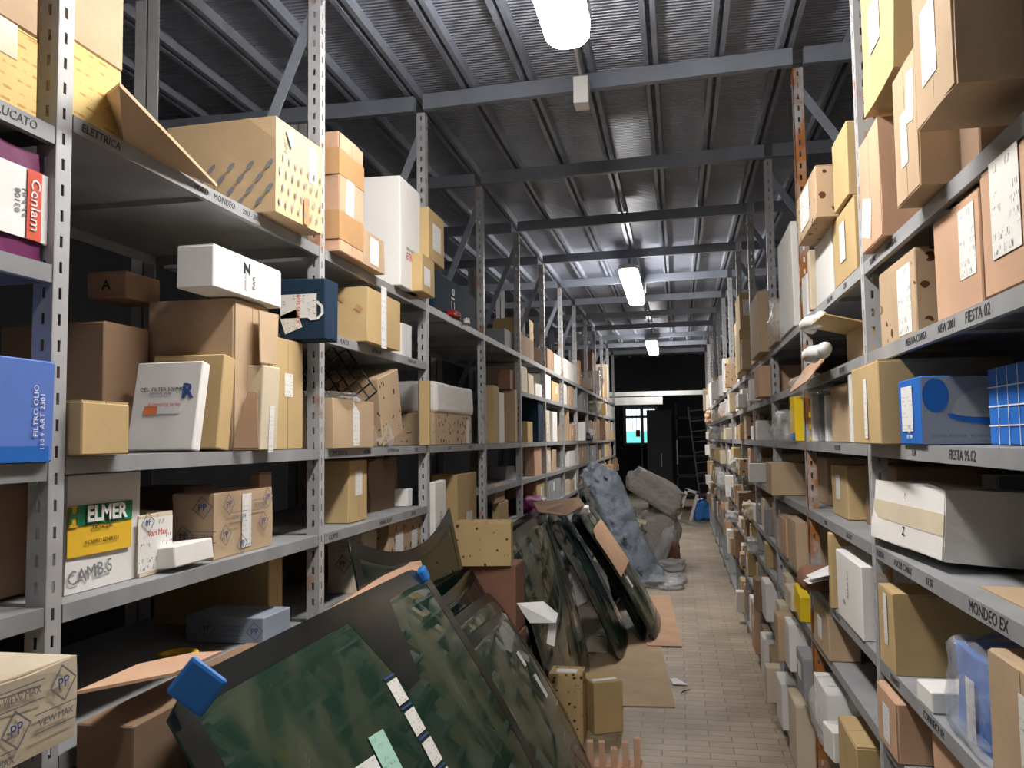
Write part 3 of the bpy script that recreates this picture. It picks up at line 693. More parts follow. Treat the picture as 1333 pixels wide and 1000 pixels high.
# ---- left rack, fifth bay
Lc('l1', 657, 668, 427, 'gry', 'grey metal cash box on the top shelf of the fifth bay', xb=633, inset=.05, name='grey_box', flaps=None, W=.30)
Lc('l3', 643, 650, 502, 'yel', 'tall mustard carton right of the fourth upright', xb=632, inset=.02)
Lc('l3', 651, 657, 515, 'wht', 'narrow white box beside the tall mustard carton', d=.15, inset=.02, H=.34, flaps=None)
q_ = Lc('l3', 671, 677, 508, 'tan', 'tan carton with its shaded end toward the viewer beside the fifth upright', xb=655, inset=.02)
Lc(top(q_), 664, 671, 484, 'rust', 'mauve carton stacked on the tan carton of the fifth bay', xb=648, inset=.04, H=.14, W=.25)
Lc('l4', 660, 671, 607, 'gry', 'grey crushed box on the fourth shelf of the fifth bay', d=.3, inset=.12, H=.09, sub=3, warp=.02)
q_ = Lc('l5', 650, 662, 640, 'yel', 'mustard marked carton on the fifth shelf of the fifth bay', xb=641, inset=.02, H=.16)
Lc(top(q_), 645, 650, 618, 'tan', 'narrow tan carton on a mustard carton in the fifth bay', xb=640, inset=.02, H=.12, W=.3)
# ------------------------------------------------------------------ right rack, bay nearest the viewer
Rc('r1', 1172, 1141, 150, 'org', 'upright orange tan carton with a torn white label under the mustard carton', d=.3, inset=-.02, H=.29, W=.22, Y=2.13, labels=[('A', .3, .28, .10, .10, 'label_a', -15)], flaps='V', sub=2, warp=.006)
Rc(2.078+.31, 1165, 1126, -40, 'yel', 'tall mustard carton with a white label beside the near right upright', inset=-.04, d=.32, H=.42, flaps=None, labels=[('A', .45, .42, .10, .11, 'label_a')], sub=2, warp=.006)
Rc('r1', 1200, 1170, 60, 'tan', 'tall tan carton with two white labels behind the largest right carton', inset=-.045, d=.3, flaps='V', labels=[('A', .45, .45, .05, .11, 'label_a'), ('A', .75, .7, .05, .1, 'label_a', -10)], sub=2, warp=.006)
Rc('r1', 1248, 1198, -60, 'tan', 'largest tan carton overhanging the upper right shelf', inset=-.085, d=.40, flaps='V', sub=3, warp=.010, labels=[('A', .42, .48, .08, .13, 'label_b')], lift=.055)
Rc('r1', 1300, 1262, 60, 'brn', 'tan brown carton behind the largest carton at the upper right edge', inset=.02, d=.3, H=.35, Y=1.59, W=.10)
# second shelf
Rc('r2', 1216, 1160, 345, 'tan_marks', 'tan marked carton with a big white label on the second right shelf', inset=.012, d=.3, H=.19, Y=2.0, W=.34, labels=[('A', .72, .46, .115, .16, 'label_b')])
Rc('r2', 1281, 1221, 285, 'org', 'orange carton with a printed white label between its neighbours, second right shelf', inset=.01, d=.3, H=.205, labels=[('A', .75, .60, .085, .13, 'label_b')])
Rc('r2', 1372, 1283, 240, 'org', 'orange pink carton with a big label at the right edge', inset=.0, d=.3, H=.23, labels=[('A', .45, .65, .12, .16, 'label_b')])
# third shelf
Rc('r3', 1183, 1122, 479, 'yel', 'mustard carton with a narrow label beside the blue lampshade box', inset=-.045, d=.3, Y=2.14, W=.36, H=.20, labels=[('A', .55, .45, .035, .15, 'label_a')])
lb = Rc('r3', 1199, 1174, 494, 'blue', 'silver and blue box printed with a pale dome', Y=1.92, D=.24, inset=x_at(1199, 1.92, 1.65)-B, flaps=None, W=.18, H=.145, labels=[('A', .42, .55, .09, .10, 'label_a')])
D_, W_, H_ = lb['_dims']
decal(lb, 'printed_panel', 'board_silver', face_mat('N', 1, D_, W_, H_, .5, .5, .001), D_*.99, H_*.98)
def disc(cx, cz, rx_, rz_, a0, a1, n=24): return [(cx+rx_*math.cos(math.radians(a0+(a1-a0)*i/n)), cz+rz_*math.sin(math.radians(a0+(a1-a0)*i/n)), 0) for i in range(n+1)]
def flat_poly(parent, name, pts, mat, M_): o = MB().add(pts, [tuple(range(len(pts)))]).build(name, mat, parent); o.matrix_local = M_; return o
M_ = face_mat('N', 1, D_, W_, H_, .5, .5, .0025)
flat_poly(lb, 'printed_picture', disc(-D_*.38, H_*.22, D_*.11, H_*.25, 0, 360), 'board_blue', M_)
M_ = face_mat('N', 1, D_, W_, H_, .5, .5, .003)
flat_poly(lb, 'printed_picture', disc(D_*.09, -H_*.05, D_*.38, H_*.16, 180, 360), 'board_blue', M_)
M_ = face_mat('N', 1, D_, W_, H_, .5, .5, .0036)
m_plain('dome_print', srgb(165, 170, 175), .5)
flat_poly(lb, 'printed_picture', disc(D_*.09, -H_*.04, D_*.34, H_*.38, 0, 180)+disc(D_*.09, -H_*.04, D_*.34, H_*.07, 180, 360), 'dome_print', M_)
write(lb, face_mat('N', 1, D_, W_, H_, .35, .12, .0045), 'COPPA RUOTA   PLAFONIERA', .010, 'ink_grey'); write(lb, face_mat('A', 1, D_, W_, H_, .5, .2, .002), 'ART\n5401\n12V 21W', .012, 'ink_white')
bb = Rc('r3', 1345, 1319, 470, 'blue', 'bright blue box with white grid lines at the right edge', D=.3, inset=.085, flaps=None, W=.2)
D_, W_, H_ = bb['_dims']; gl = MB()
for q in (.25, .5, .75): gl.box(-D_/2-.0012, -D_/2-.0005, -W_/2, W_/2, q*H_-.0012, q*H_+.0012)
for q in (-.25, 0, .25): gl.box(-D_/2-.0012, -D_/2-.0005, q*W_-.001, q*W_+.001, 0, H_); 
gl.build('printed_grid', 'ink_white', bb)
# fourth shelf
Rc('r4', 1229, 1152, 648, 'wht', 'dented white carton with brown tape leaning on the fourth right shelf', inset=.03, d=.28, sub=3, warp=.012, rz=4, ry=5, H=.155, texts=[('A', .5, .25, 'Z', .03, 'ink'), ('A', .5, .8, '!!', .02, 'ink_red')], tape='board_cream', flaps='A')
Rc('r4', 1318, 1262, 640, 'gry', 'big grey brown carton in shade behind the dented white carton', inset=.33, D=.25, H=.185, flaps='V')
Rc('r4', 1318, 1302, 640, 'yel', 'mustard brown carton with a white label low at the right edge', inset=.06, D=.3, W=.13, Y=1.42, H=.16, labels=[('N', .4, .35, .14, .08, 'label_c')])
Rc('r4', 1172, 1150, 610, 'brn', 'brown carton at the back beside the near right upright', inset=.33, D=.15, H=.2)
sheet('cardboard_sheet', [(B+.05, 1.80, 1.3065), (B+.05, 1.45, 1.3065), (B+.16, 1.50, 1.3065), (B+.17, 1.78, 1.3065)], .003, 'board_tan', 'flat cardboard offcut lying on the fourth right shelf', 'cardboard')
# fifth shelf
Rc('r5', 1167, 1131, 776, 'yel', 'mustard carton with a narrow label standing on the fifth right shelf', inset=.0, d=.30, labels=[('A', .5, .62, .035, .13, 'label_a')], sub=2, warp=.004)
Rc('r5', 1196, 1168, 846, 'wht', 'small white box before the blue wrapped box', inset=.0, d=.10, W=.11, Y=1.98, flaps=None, H=.045)
bp = Rc('r5', 1265, 1208, 815, 'blue', 'blue box in crinkled clear plastic on the fifth right shelf', inset=.03, d=.18, flaps=None, W=.24, Y=1.66, sub=3, warp=.012, H=.17, labels=[('A', .35, .35, .05, .12, 'label_b')])
attach(lump('plastic_wrap', 'clear_film', (B+.13, 1.79, 1.005), (.26, .32, .22), 'crinkled clear plastic', 'plastic', 12, .18, 4), bp)
Rc('r5', 1480, 1266, 820, 'tan', 'large tan carton with a tall white label at the lower right edge', inset=-.01, d=.3, Y=1.26, W=.32, H=.235, labels=[('A', .60, .50, .07, .16, 'label_a')], flaps='V')
lump('plastic_scraps', 'clear_film', (B+.05, 1.80, 1.005), (.08, .30, .025), 'clear plastic scraps on the fifth right shelf edge', 'plastic', 14, .4, 3)
# sixth shelf
Rc('r6', 1171, 1134, 893, 'org', 'orange carton with a white label on the sixth right shelf', inset=-.01, d=.14, W=.24, flaps='V', labels=[('A', .5, .45, .07, .09, 'label_a')], H=.145)
Rc('r6', 1240, 1184, 940, 'org', 'plain orange carton leaning beside the orange labelled carton', inset=.02, d=.12, rx=-8, W=.3, H=.14, Y=1.75, labels=[('A', .5, .3, .05, .04, 'label_c')])
# ------------------------------------------------------------------ right rack, second bay
Rc('r1', 1094, 1072, 310, 'wht', 'broad white box on the top right shelf before the rusty upright', xb=1120, inset=.005, H=.235, W=.34, Y=2.95, flaps=None)
Rc('r1', 1058, 1050, 335, 'wht', 'slim white box standing next to the rusty right upright', d=.2, inset=.0, W=.12, Y=3.48, H=.17, flaps=None)
Rc('r1', 1072, 1062, 340, 'cream', 'slim cream box between two white boxes on the top right shelf', d=.2, inset=-.01, W=.05, Y=3.33, H=.23, flaps=None)
q_ = Rc('r1', 1118, 1094, 295, 'yel', 'mustard carton with a white label on the top right shelf beside the near upright', d=.3, inset=-.0, W=.34, Y=2.56, H=.22, labels=[('A', .5, .55, .08, .12, 'label_a')])
q2 = Rc(2.078+.225, 1104, 1067, 240, 'tan_marks', 'marked carton with a white label stacked high before the rusty upright', xb=1106, inset=-.06, labels=[('A', .45, .55, .20, .13, 'label_a')], Y=2.82, W=.42, H=.17)
Rc(top(q_), 1118, 1101, 225, 'yel', 'mustard carton marked AR stacked in the second right bay', d=.2, inset=-.01, Y=2.57, W=.22, H=.22, texts=[('N', .3, .7, 'AR', .06, 'ink_grey')])
Rc('r1', 1055, 1045, 235, 'brn', 'tall brown carton behind the white boxes on the top right shelf', d=.2, inset=.22, H=.42, W=.5, Y=3.0)
# second shelf: open carton with wrapped rolls
oc = empty('open_carton', (B+.03, 2.74, ZR['r2']+.002)); tag(oc, 'open tan carton with raised flaps on the second shelf across the near right upright', 'box')
mb_ = MB(); W2, D2, H2, T2 = .30, .26, .10, .004
mb_.box(0, D2, -W2/2, W2/2, 0, T2).box(0, T2, -W2/2, W2/2, 0, H2).box(D2-T2, D2, -W2/2, W2/2, 0, H2).box(0, D2, -W2/2, -W2/2+T2, 0, H2).box(0, D2, W2/2-T2, W2/2, 0, H2)
mb_.build('tray', 'board_yel', oc)
for i, (p0, rot) in enumerate((((0, 0, H2), (0, math.radians(-20), 0)), ((0, -W2/2, H2), (0, 0, 0)))):
    f_ = (MB().box(-.12, 0, -W2/2, W2/2, 0, T2) if i == 0 else MB().box(0, D2, -.11, 0, 0, T2)); f_.build('flap', 'board_yel', oc, False, p0, (0, math.radians(14), 0) if i == 0 else (math.radians(-12), 0, 0))
for i, (y_, z_, l_, lab) in enumerate(((2.74, .125, .28, 'upper white wrapped roll lying on the open carton'), (2.86, .022, .30, 'lower white wrapped roll at the second right shelf edge'))):
    y_ = (2.84, 2.80)[i]; mb_ = MB(); K = 9
    pts = [(B-.075+.015*math.sin(j), y_+l_*(j/K-.3), ZR['r2']+z_+.02+.004*math.sin(j*2.1)) for j in range(K+1)]
    o = MB().tube([Vector(p)-Vector(pts[0]) for p in pts], [.014]+[.022+.003*math.sin(j*3) for j in range(1, K)]+[.015], 12).build('wrapped_roll', 'clear_film' if 0 else 'white_plastic', None, True, pts[0])
    tag(o, lab, 'roll')
sheet('cardboard_flap', [(B-.03, 3.00, ZR['r2']+.02), (B-.07, 3.05, ZR['r2']-.035), (B-.085, 3.42, ZR['r2']-.06), (B-.06, 3.52, ZR['r2']-.03), (B-.01, 3.50, ZR['r2']+.045), (B-.005, 3.02, ZR['r2']+.055)], .004, 'board_org', 'tan cardboard flap jutting into the aisle by the rusty upright', 'cardboard')
lump('plastic_bag', 'clear_film', (B-.01, 3.42, ZR['r2']-.07), (.13, .34, .09), 'clear plastic bag drooping below the jutting tan flap', 'plastic', 21, .3, 4)
# third shelf
Rc('r3', 1121, 1096, 490, 'wht', 'pair of pale panels beside the near right upright, front one', xb=1124, inset=-.0, H=.21, W=.03, D=.34, Y=2.66, flaps=None)
Rc('r3', 1112, 1096, 490, 'wht', 'pair of pale panels beside the near right upright, rear one', inset=-.0, H=.21, W=.03, D=.34, Y=2.71, flaps=None)
Rc('r3', 1094, 1072, 505, 'tan', 'tan carton in brown film between pale panels, third right shelf', inset=.02, d=.3, W=.30, Y=2.86, H=.19)
for i in range(3): Rc('r3', 1068, 1060, 495, 'wht' if i != 1 else 'gry', ['pale upright panel nearest the rusty upright', 'grey upright panel between two pale ones by the rusty upright', 'pale upright panel third from the rusty upright'][i], inset=.005+.01*i, W=.035, D=.34, H=.20-.012*i, Y=3.50-.1*i, flaps=None)
# fourth
Rc('r4', 1088, 1064, 613, 'yel', 'mustard carton with a white label on the fourth shelf of the second right bay', inset=.06, d=.25, W=.30, Y=3.14, H=.185, labels=[('A', .45, .58, .08, .09, 'label_a')])
Rc('r4', 1126, 1098, 606, 'brn', 'mauve brown carton beside the near right upright, fourth shelf', inset=.10, d=.3, W=.42, Y=2.62, H=.20, labels=[('A', .7, .7, .08, .08, 'label_c')])
# fifth
Rc('r5', 1096, 1074, 712, 'yel', 'flat mustard box standing on the fifth shelf before the white one', inset=-.01, W=.05, D=.3, Y=3.11, H=.26, flaps=None, labels=[('N', .2, .6, .05, .12, 'label_c')], lift=.0)
Rc('r5', 1132, 1097, 742, 'wht', 'large white box with small black print on the fifth shelf by the near upright', inset=-.005, W=.40, d=.26, Y=2.63, H=.215, flaps=None, texts=[('A', .5, .6, 'FARO DX', .02, 'ink_grey', 90), ('A', .35, .3, 'Z', .03, 'ink', 90)])
lump('plastic_pot', 'board_rust', (B+.01, 3.50, 1.0045), (.16, .17, .10), 'brown round plastic pot on the fifth shelf beside the rusty upright', 'pot', 2, .06, 3)
for i, (a_, b_) in enumerate(((3.30, .02), (3.22, .05))):
    sheet('paper_sheet', [(B-.07, a_-.09, 1.05+b_), (B-.06, a_+.12, 1.03+b_), (B+.10, a_+.14, 1.10+b_), (B+.09, a_-.07, 1.09+b_)], .0015, 'ink_white', ['white paper sheet sticking out over the fifth shelf', 'second white paper sheet lying over the first on the fifth shelf'][i], 'paper')
# sixth and below
Rc('r6', 1078, 1054, 808, 'tan', 'brown carton with a small label on the sixth shelf of the second right bay', inset=-.01, xb=1122, W=.34, Y=3.20, H=.175, labels=[('A', .45, .5, .09, .08, 'label_c')])
wp7 = Rc('r7', 1100, 1060, 902, 'wht', 'white box in clear plastic on the seventh shelf', inset=-.02, d=.3, W=.30, Y=3.22, H=.18, flaps=None)
attach(lump('plastic_wrap', 'clear_film', (B+.12, 3.30, .505), (.34, .34, .22), 'loose clear plastic', 'plastic', 33, .2, 4), wp7)
Rc('r7', 1120, 1080, 950, 'yel', 'mustard carton with a round hand hole on the seventh shelf', inset=-.02, d=.28, W=.30, Y=2.72, H=.17)
Rc('r7', 1085, 1065, 950, 'wht', 'small white box beside the mustard carton on the seventh shelf', inset=-.03, d=.14, W=.12, Y=3.06, H=.10, flaps=None, rz=8)
# ------------------------------------------------------------------ right rack, third bay
Rc('r1', 1036, 1022, 275, 'wht', 'tall white panel box on the top shelf just past the rusty upright', inset=-.01, d=.06, W=.5, Y=3.80, H=.46, flaps=None)
Rc('r1', 1038, 1015, 280, 'brn', 'tall brown carton behind the tall white panel box', inset=.12, d=.3, W=.7, Y=3.80, H=.5)
Rc('r1', 1014, 1004, 395, 'tan_marks', 'tan marked carton by the fourth right upright', inset=-.02, d=.3, W=.36, Y=4.42, H=.20)
lump('plastic_bag', 'clear_film', (B+.02, 4.25, 2.08), (.16, .26, .22), 'clear plastic bag before the tan marked carton on the top right shelf', 'plastic', 41, .3, 4)
Rc('r3', 1038, 1031, 522, 'yellow', 'yellow bottle box with a blue foot on the third right shelf', inset=-.01, d=.09, W=.16, Y=3.88, H=.20, flaps=None, labels=[('A', .5, .1, .155, .035, 'board_blue')])
lump('plastic_bag', 'clear_film', (B+.0, 4.12, 1.58), (.14, .40, .15), 'clear plastic bag drooping over the third right shelf', 'plastic', 44, .35, 4)
Rc('r3', 1018, 1006, 520, 'gry', 'pale grey box at the back of the third shelf behind the plastic bag', inset=.06, d=.2, W=.3, Y=4.40, H=.18)
Rc('r4', 1036, 1022, 610, 'tan', 'tan carton in shade on the fourth shelf past the rusty upright', inset=.10, d=.3, W=.4, Y=3.78, H=.20)
Rc('r5', 1040, 1020, 735, 'tan', 'tan folded carton sticking out past the rusty upright', inset=-.02, d=.3, W=.3, Y=3.9, H=.22)
Rc('r5', 1015, 1005, 740, 'org', 'orange carton near the fourth right upright, fifth shelf', inset=-.01, d=.3, W=.3, Y=4.35, H=.19)
Rc('r6', 1043, 1025, 820, 'yellow', 'yellow and grey box tilted on the sixth shelf past the rusty upright', inset=-.02, d=.24, W=.20, Y=3.85, H=.11, rx=9, flaps=None)
# fourth bay: large brown carton on top
Rc('r1', 1001, 985, 400, 'tan', 'large brown tan carton on the top shelf right of the fourth right upright', inset=-.05, xb=1045, d=.55, W=.55, Y=4.92, H=.35, flaps='V')
Rc('r1', 990, 975, 455, 'cream', 'cream box beyond the large brown tan carton', inset=-.02, d=.2, W=.28, Y=5.6, H=.18)
s1 = Rc('r1', 960, 950, 430, 'yel', 'lower mustard carton of the tall stack on the top right shelf', inset=-.06, d=.26, W=.42, Y=6.3, H=.30)
Rc(top(s1), 960, 945, 430, 'yel', 'upper mustard carton of the tall stack on the top right shelf', inset=-.05, d=.22, W=.45, Y=6.32, H=.27, labels=[('N', .3, .6, .09, .12, 'label_a')])
Rc('r1', 950, 940, 430, 'tan', 'tall tan carton beyond the mustard stack on the top right shelf', inset=-.03, d=.3, W=.5, Y=7.0, H=.46)

# ------------------------------------------------------------------ far bays of the left rack, seen box by box
ORD = ['first', 'second', 'third', 'fourth', 'fifth', 'sixth', 'seventh', 'eighth', 'ninth', 'tenth', 'eleventh', 'twelfth', 'thirteenth', 'last']
CN = dict(tan='tan', yel='mustard', org='orange tan', brn='brown', cream='cream', wht='white', gry='grey', dkg='dark grey', navy='navy', blue='blue', rust='red brown', tan_marks='marked tan', yel_marks='marked mustard', silver='silver grey', red='red')
SN = dict(l1='top', l2='second', l3='third', l4='fourth', l5='fifth', l6='sixth', l7='seventh', l8='lowest', r1='top', r2='second', r3='third', r4='fourth', r5='fifth', r6='sixth', r7='seventh', r8='lowest')
farbox = []      # (side, level, bay, y, W, D, H, colour, inset, label?)
def FL(lv, *rows):
    for xc, x1, yt, col, *ex in rows:
        Xf = -A-.02; z = ZL[lv]; y0 = y_at(xc, Xf, z); y1 = y_at(x1, Xf, z); D = abs(x_at(ex[0], y0, z)-Xf) if ex and ex[0] else .28
        q = on(xc, yt, 1, y0); H = q.z-z; k = int((y0-YL(0))//L)
        farbox.append([-1, lv, k, y0, max(.04, y1-y0), min(.55, max(.08, D)), max(.04, H), col, .02])
FL('l1', (713, 720, 453, 'brn', 683), (722, 734, 460, 'cream'), (736, 752, 467, 'wht'), (772, 779, 458, 'brn', 752), (786, 790, 478, 'brn', 781), (791, 799, 474, 'cream'), (801, 808, 486, 'tan'))
FL('l2', (679, 687, 476, 'cream'), (688, 696, 486, 'cream'), (697, 704, 499, 'wht'), (708, 717, 486, 'wht'), (719, 728, 496, 'yel'), (735, 739, 500, 'wht'), (741, 747, 502, 'tan'), (749, 755, 508, 'tan'), (758, 775, 505, 'gry'), (784, 791, 510, 'cream'), (793, 799, 512, 'wht'))
FL('l3', (687, 695, 549, 'yel'), (701, 707, 522, 'navy'), (711, 716, 534, 'cream'), (720, 725, 536, 'wht'), (740, 741.5, 532, 'tan', 726), (743, 752, 552, 'org'), (757, 762, 550, 'brn'), (776, 781, 545, 'rust'), (786, 794, 548, 'tan'), (797, 803, 550, 'wht'))
FL('l4', (696, 705, 579, 'org', 683), (712, 718, 583, 'cream'), (719, 724, 586, 'tan'), (733, 738, 580, 'cream'), (741, 749, 588, 'wht'), (754, 764, 578, 'tan'), (768, 776, 580, 'gry'), (786, 797, 577, 'yel'))
FL('l5', (699, 709, 629, 'yel'), (714, 730, 621, 'gry'), (736, 742, 626, 'cream'), (744, 748, 626, 'tan'), (750, 758, 609, 'wht'))
occ = {}
for r_ in list(COL.objects):
    if r_.parent is None and '_dims' in r_:
        s_ = -1 if r_.location.x < 0 else 1; D_, W_, H_ = r_['_dims']; zs = ZL if s_ < 0 else ZR; zz = r_.location.z
        lv = min(zs, key=lambda q: abs(zs[q]-zz) if zs[q] <= zz+.03 else 9)
        if r_['_dims'][1] and zz < 2.6: occ.setdefault((s_, lv), []).append((r_.location.y-W_/2-.02, r_.location.y+W_/2+.02))
RES = ((1, 948, 'r2', .34), (1, 935, 'r3', .5), (1, 962, 'r4', .3), (1, 945, 'r5', .5), (1, 978, 'r5', .26), (1, 957, 'r6', .3), (1, 926, 'r2', .6), (1, 985, 'r6', .22), (-1, 771, 'l1', .8), (-1, 762, 'l3', .6), (-1, 773, 'l2', .7))
for s_, u_, lv_, w_ in RES:
    y_ = y_at(u_, -A if s_ < 0 else B, (ZL if s_ < 0 else ZR)[lv_]); occ.setdefault((s_, lv_), []).append((y_-w_*.6, y_+w_*.6))
for f_ in farbox: occ.setdefault((f_[0], f_[1]), []).append((f_[3]-.01, f_[3]+f_[4]+.01))
GAP = {}
for zs in (ZL, ZR):
    ks = sorted(zs, key=lambda q: zs[q])
    for i, q in enumerate(ks): GAP[q] = (zs[ks[i+1]]-zs[q]-.05) if i+1 < len(ks) else .55
def fill(s, k, lv, pal, dens=.9, hmin=.45, wmin=.10, wmax=.30):
    if lv not in SH[(s, k)]: return
    Yk = YL(k) if s < 0 else YR(k); y = Yk+.03
    gap = GAP[lv]
    if lv == 'l3' and 'l2' not in SH[(s, k)]: gap += .38
    while y < Yk+L-.14:
        w_ = rnd.uniform(wmin, wmax); w_ = min(w_, Yk+L-.055-y)
        if rnd.random() < dens and w_ > .05 and not any(a_ < y+w_ and y < b_ for a_, b_ in occ.get((s, lv), [])):
            h_ = min(gap, rnd.uniform(hmin, .98)*gap) if gap < .5 else rnd.uniform(.14, .42)
            farbox.append([s, lv, k, y, w_, rnd.uniform(.18, .4), h_, rnd.choice(pal), rnd.choice([-.06, -.03, 0, 0, .03, .06])])
        y += w_+rnd.uniform(.004, .035)
PALM = ['tan', 'tan', 'yel', 'yel', 'cream', 'cream', 'wht', 'wht', 'org', 'brn', 'gry', 'tan_marks']
PALR = ['tan', 'yel', 'cream', 'cream', 'wht', 'wht', 'wht', 'brn', 'gry', 'tan_marks', 'org']
for k in range(7, NL):
    for lv in ('l1', 'l2', 'l3', 'l4', 'l5'): fill(-1, k, lv, PALM)
for k in range(9, NL): fill(-1, k, 'l6', PALM)
for k in range(3, NR):
    for lv in ('r1',): fill(1, k, lv, PALR, .75)
for k in range(2, NR):
    for lv in ('r2', 'r3', 'r4', 'r5', 'r6', 'r7'): fill(1, k, lv, PALR, .85 if k > 2 else .7, wmin=.14 if k < 8 else .2, wmax=.34)
for lv in ('r4', 'r5', 'r6', 'r7', 'r8'): fill(1, 1, lv, PALR, .6)
for k in (0, 2, 3, 4): fill(1, k, 'r8', PALR, .6)

fixed = []
for f_ in farbox:
    s, lv, k, y, w_, D_, H_, col, ins = f_
    if (s, k) not in SH: continue
    zs = (ZL if s < 0 else ZR); Yk = YL(k) if s < 0 else YR(k)
    y = max(y, Yk+.006); w_ = min(w_, Yk+L-.05-y)
    above = [zs[q]-zs[lv] for q in SH[(s, k)] if zs[q] > zs[lv]+.05]
    if above: H_ = min(H_, min(above)-.042)
    else: H_ = min(H_, .75)
    D_ = min(D_, .5)
    if w_ < .035: continue
    fixed.append([s, lv, k, y, w_, D_, H_, col, ins])
KEEP = 292-len([o for o in COL.objects if o.name.startswith('cardboard_box')])-6
def seen(f_):
    s, lv, k, y, w_, D_, H_, col, ins = f_
    d = y; low = (s < 0 and lv in ('l5', 'l6') and k < 8)
    return (w_*(.25 if s > 0 else .35)+D_*.35)*H_/d/d*(.3 if low else 1)
fixed.sort(key=seen, reverse=True)
keep, rest = fixed[:KEEP], fixed[KEEP:]
cnt = {}
keep.sort(key=lambda f_: (f_[0], f_[1], f_[2], f_[3]))
for (s, lv, k, y, w_, D_, H_, col, ins) in keep:
    c_ = cnt[(s, lv, k)] = cnt.get((s, lv, k), 0)+1
    shp = 'tall' if H_ > 1.4*w_ else ('low' if H_ < .55*w_ else '')
    lab = ('%s %s carton, %s along the %s shelf of the %s %s bay' % (CN[col], shp, ORD[min(c_-1, 13)], SN[lv], ORD[k+1], 'left' if s < 0 else 'right')).replace('  ', ' ')
    z_ = (ZL if s < 0 else ZR)[lv]
    lbs = [('A', rnd.uniform(.3, .6), rnd.uniform(.4, .65), min(.09, w_*.5), min(.08, H_*.4), rnd.choice(['label_a', 'label_b', 'label_c']))] if rnd.random() < .4 and w_ > .1 and (k < 9) else []
    carton(s, z_, 0, 0, 0, col, lab, Y=y, W=w_, D=D_, H=H_, inset=ins, labels=lbs, flaps='T' if (z_ < 1.3 and k < 7) else None, rz=rnd.uniform(-2, 2) if .12 < w_ < .3 and k > 3 else 0, group='cartons in the far bays')
resv = [(s_, lv_, y_at(u_, -A if s_ < 0 else B, (ZL if s_ < 0 else ZR)[lv_]), w_*.55) for s_, u_, lv_, w_ in RES]
rest = [f_ for f_ in rest if not any(f_[0] == q[0] and f_[1] == q[1] and f_[3] < q[2]+q[3] and f_[3]+f_[4] > q[2]-q[3] for q in resv)]
sm = MB(); idx = []; cols = sorted({f_[7] for f_ in rest})
for (s, lv, k, y, w_, D_, H_, col, ins) in rest:
    Xf = (-A-ins) if s < 0 else B+ins; z_ = (ZL if s < 0 else ZR)[lv]+.001
    sm.box(min(Xf, Xf+s*D_), max(Xf, Xf+s*D_), y, y+w_, z_, z_+H_); idx += [cols.index(col)]*6
so = sm.build('distant_cartons', None); 
for c_ in cols: so.data.materials.append(MATS['board_'+c_])
so.data.polygons.foreach_set('material_index', idx)
tag(so, 'smallest tan, cream and white cartons crowding the far shelves', 'boxes', None, 'stuff')
print('boxes', seedc[0], 'far', len(farbox), 'rest', len(rest))
# ------------------------------------------------------------------ windshields leaning on the left rack
def windshield(label, Y0_, Y1_, top_, bot_, mat='glass_green', arch=.05, bow=.06, taper=.03, bulge=.03, rim=True, patch=False, nU=28, nV=16, corner=.12):
    (xt, zt), (xb_, zb_) = top_, bot_
    yc, hf = (Y0_+Y1_)/2, (Y1_-Y0_)/2; d = Vector((xt-xb_, 0, zt-zb_)); n = Vector((d.z, 0, -d.x)).normalized()
    if n.z < 0: n = -n
    def P(a, b_, off=0.):
        u = 2*a-1; q = max(0, (abs(u)-.78)/.22)**2
        vv = b_*(1-arch*u*u-corner*q*b_)
        vv = vv + (1-b_)*corner*.35*q
        y = u*hf*(1-taper*b_)
        p = d*vv + n*(bow*(1-u*u)+bulge*math.sin(PI*vv)+off); p.y = y
        return p
    o = MB().grid(lambda a, b_: P(a, b_), nU, nV).build('windshield', mat, None, True, (xb_, yc, zb_+.004))
    md = o.modifiers.new('thickness', 'SOLIDIFY'); md.thickness = .006; md.offset = -1
    tag(o, label, 'windshield', 'car windshields leaning on the left rack')
    if rim:
        mb_ = MB()
        for a0, a1, b0, b1, na, nb_ in ((0, .045, 0, 1, 1, 16), (.955, 1, 0, 1, 1, 16), (.045, .955, .955, 1, 26, 1), (.045, .955, 0, .07, 26, 1)):
            mb_.grid(lambda a, b_: P(a0+(a1-a0)*a, b0+(b1-b0)*b_, .0012), na, nb_)
        if patch: mb_.grid(lambda a, b_: P(.60+(a-.5)*(.07+.14*b_), .76+.195*b_, .0012), 8, 6)
        f_ = mb_.build('black_border', 'frit', o, True); f_['label'] = 'black ceramic border'
    o['_P'] = 0
    return o, P
def on_glass(o, P, a, b_, w, h, mat, name='glass_label', rot=0., off=.003):
    """a thin label laid on the glass at its (a, b) place"""
    p = P(a, b_, off); e = .01; ta = (P(a+e, b_, off)-P(a-e, b_, off)).normalized(); tb = (P(a, b_+e, off)-P(a, b_-e, off)).normalized()
    n = ta.cross(tb).normalized(); tb = n.cross(ta)
    M_ = Matrix((ta, tb, n)).transposed().to_4x4(); M_.translation = p
    c = decal(o, name, mat, M_, w, h, rot); return c

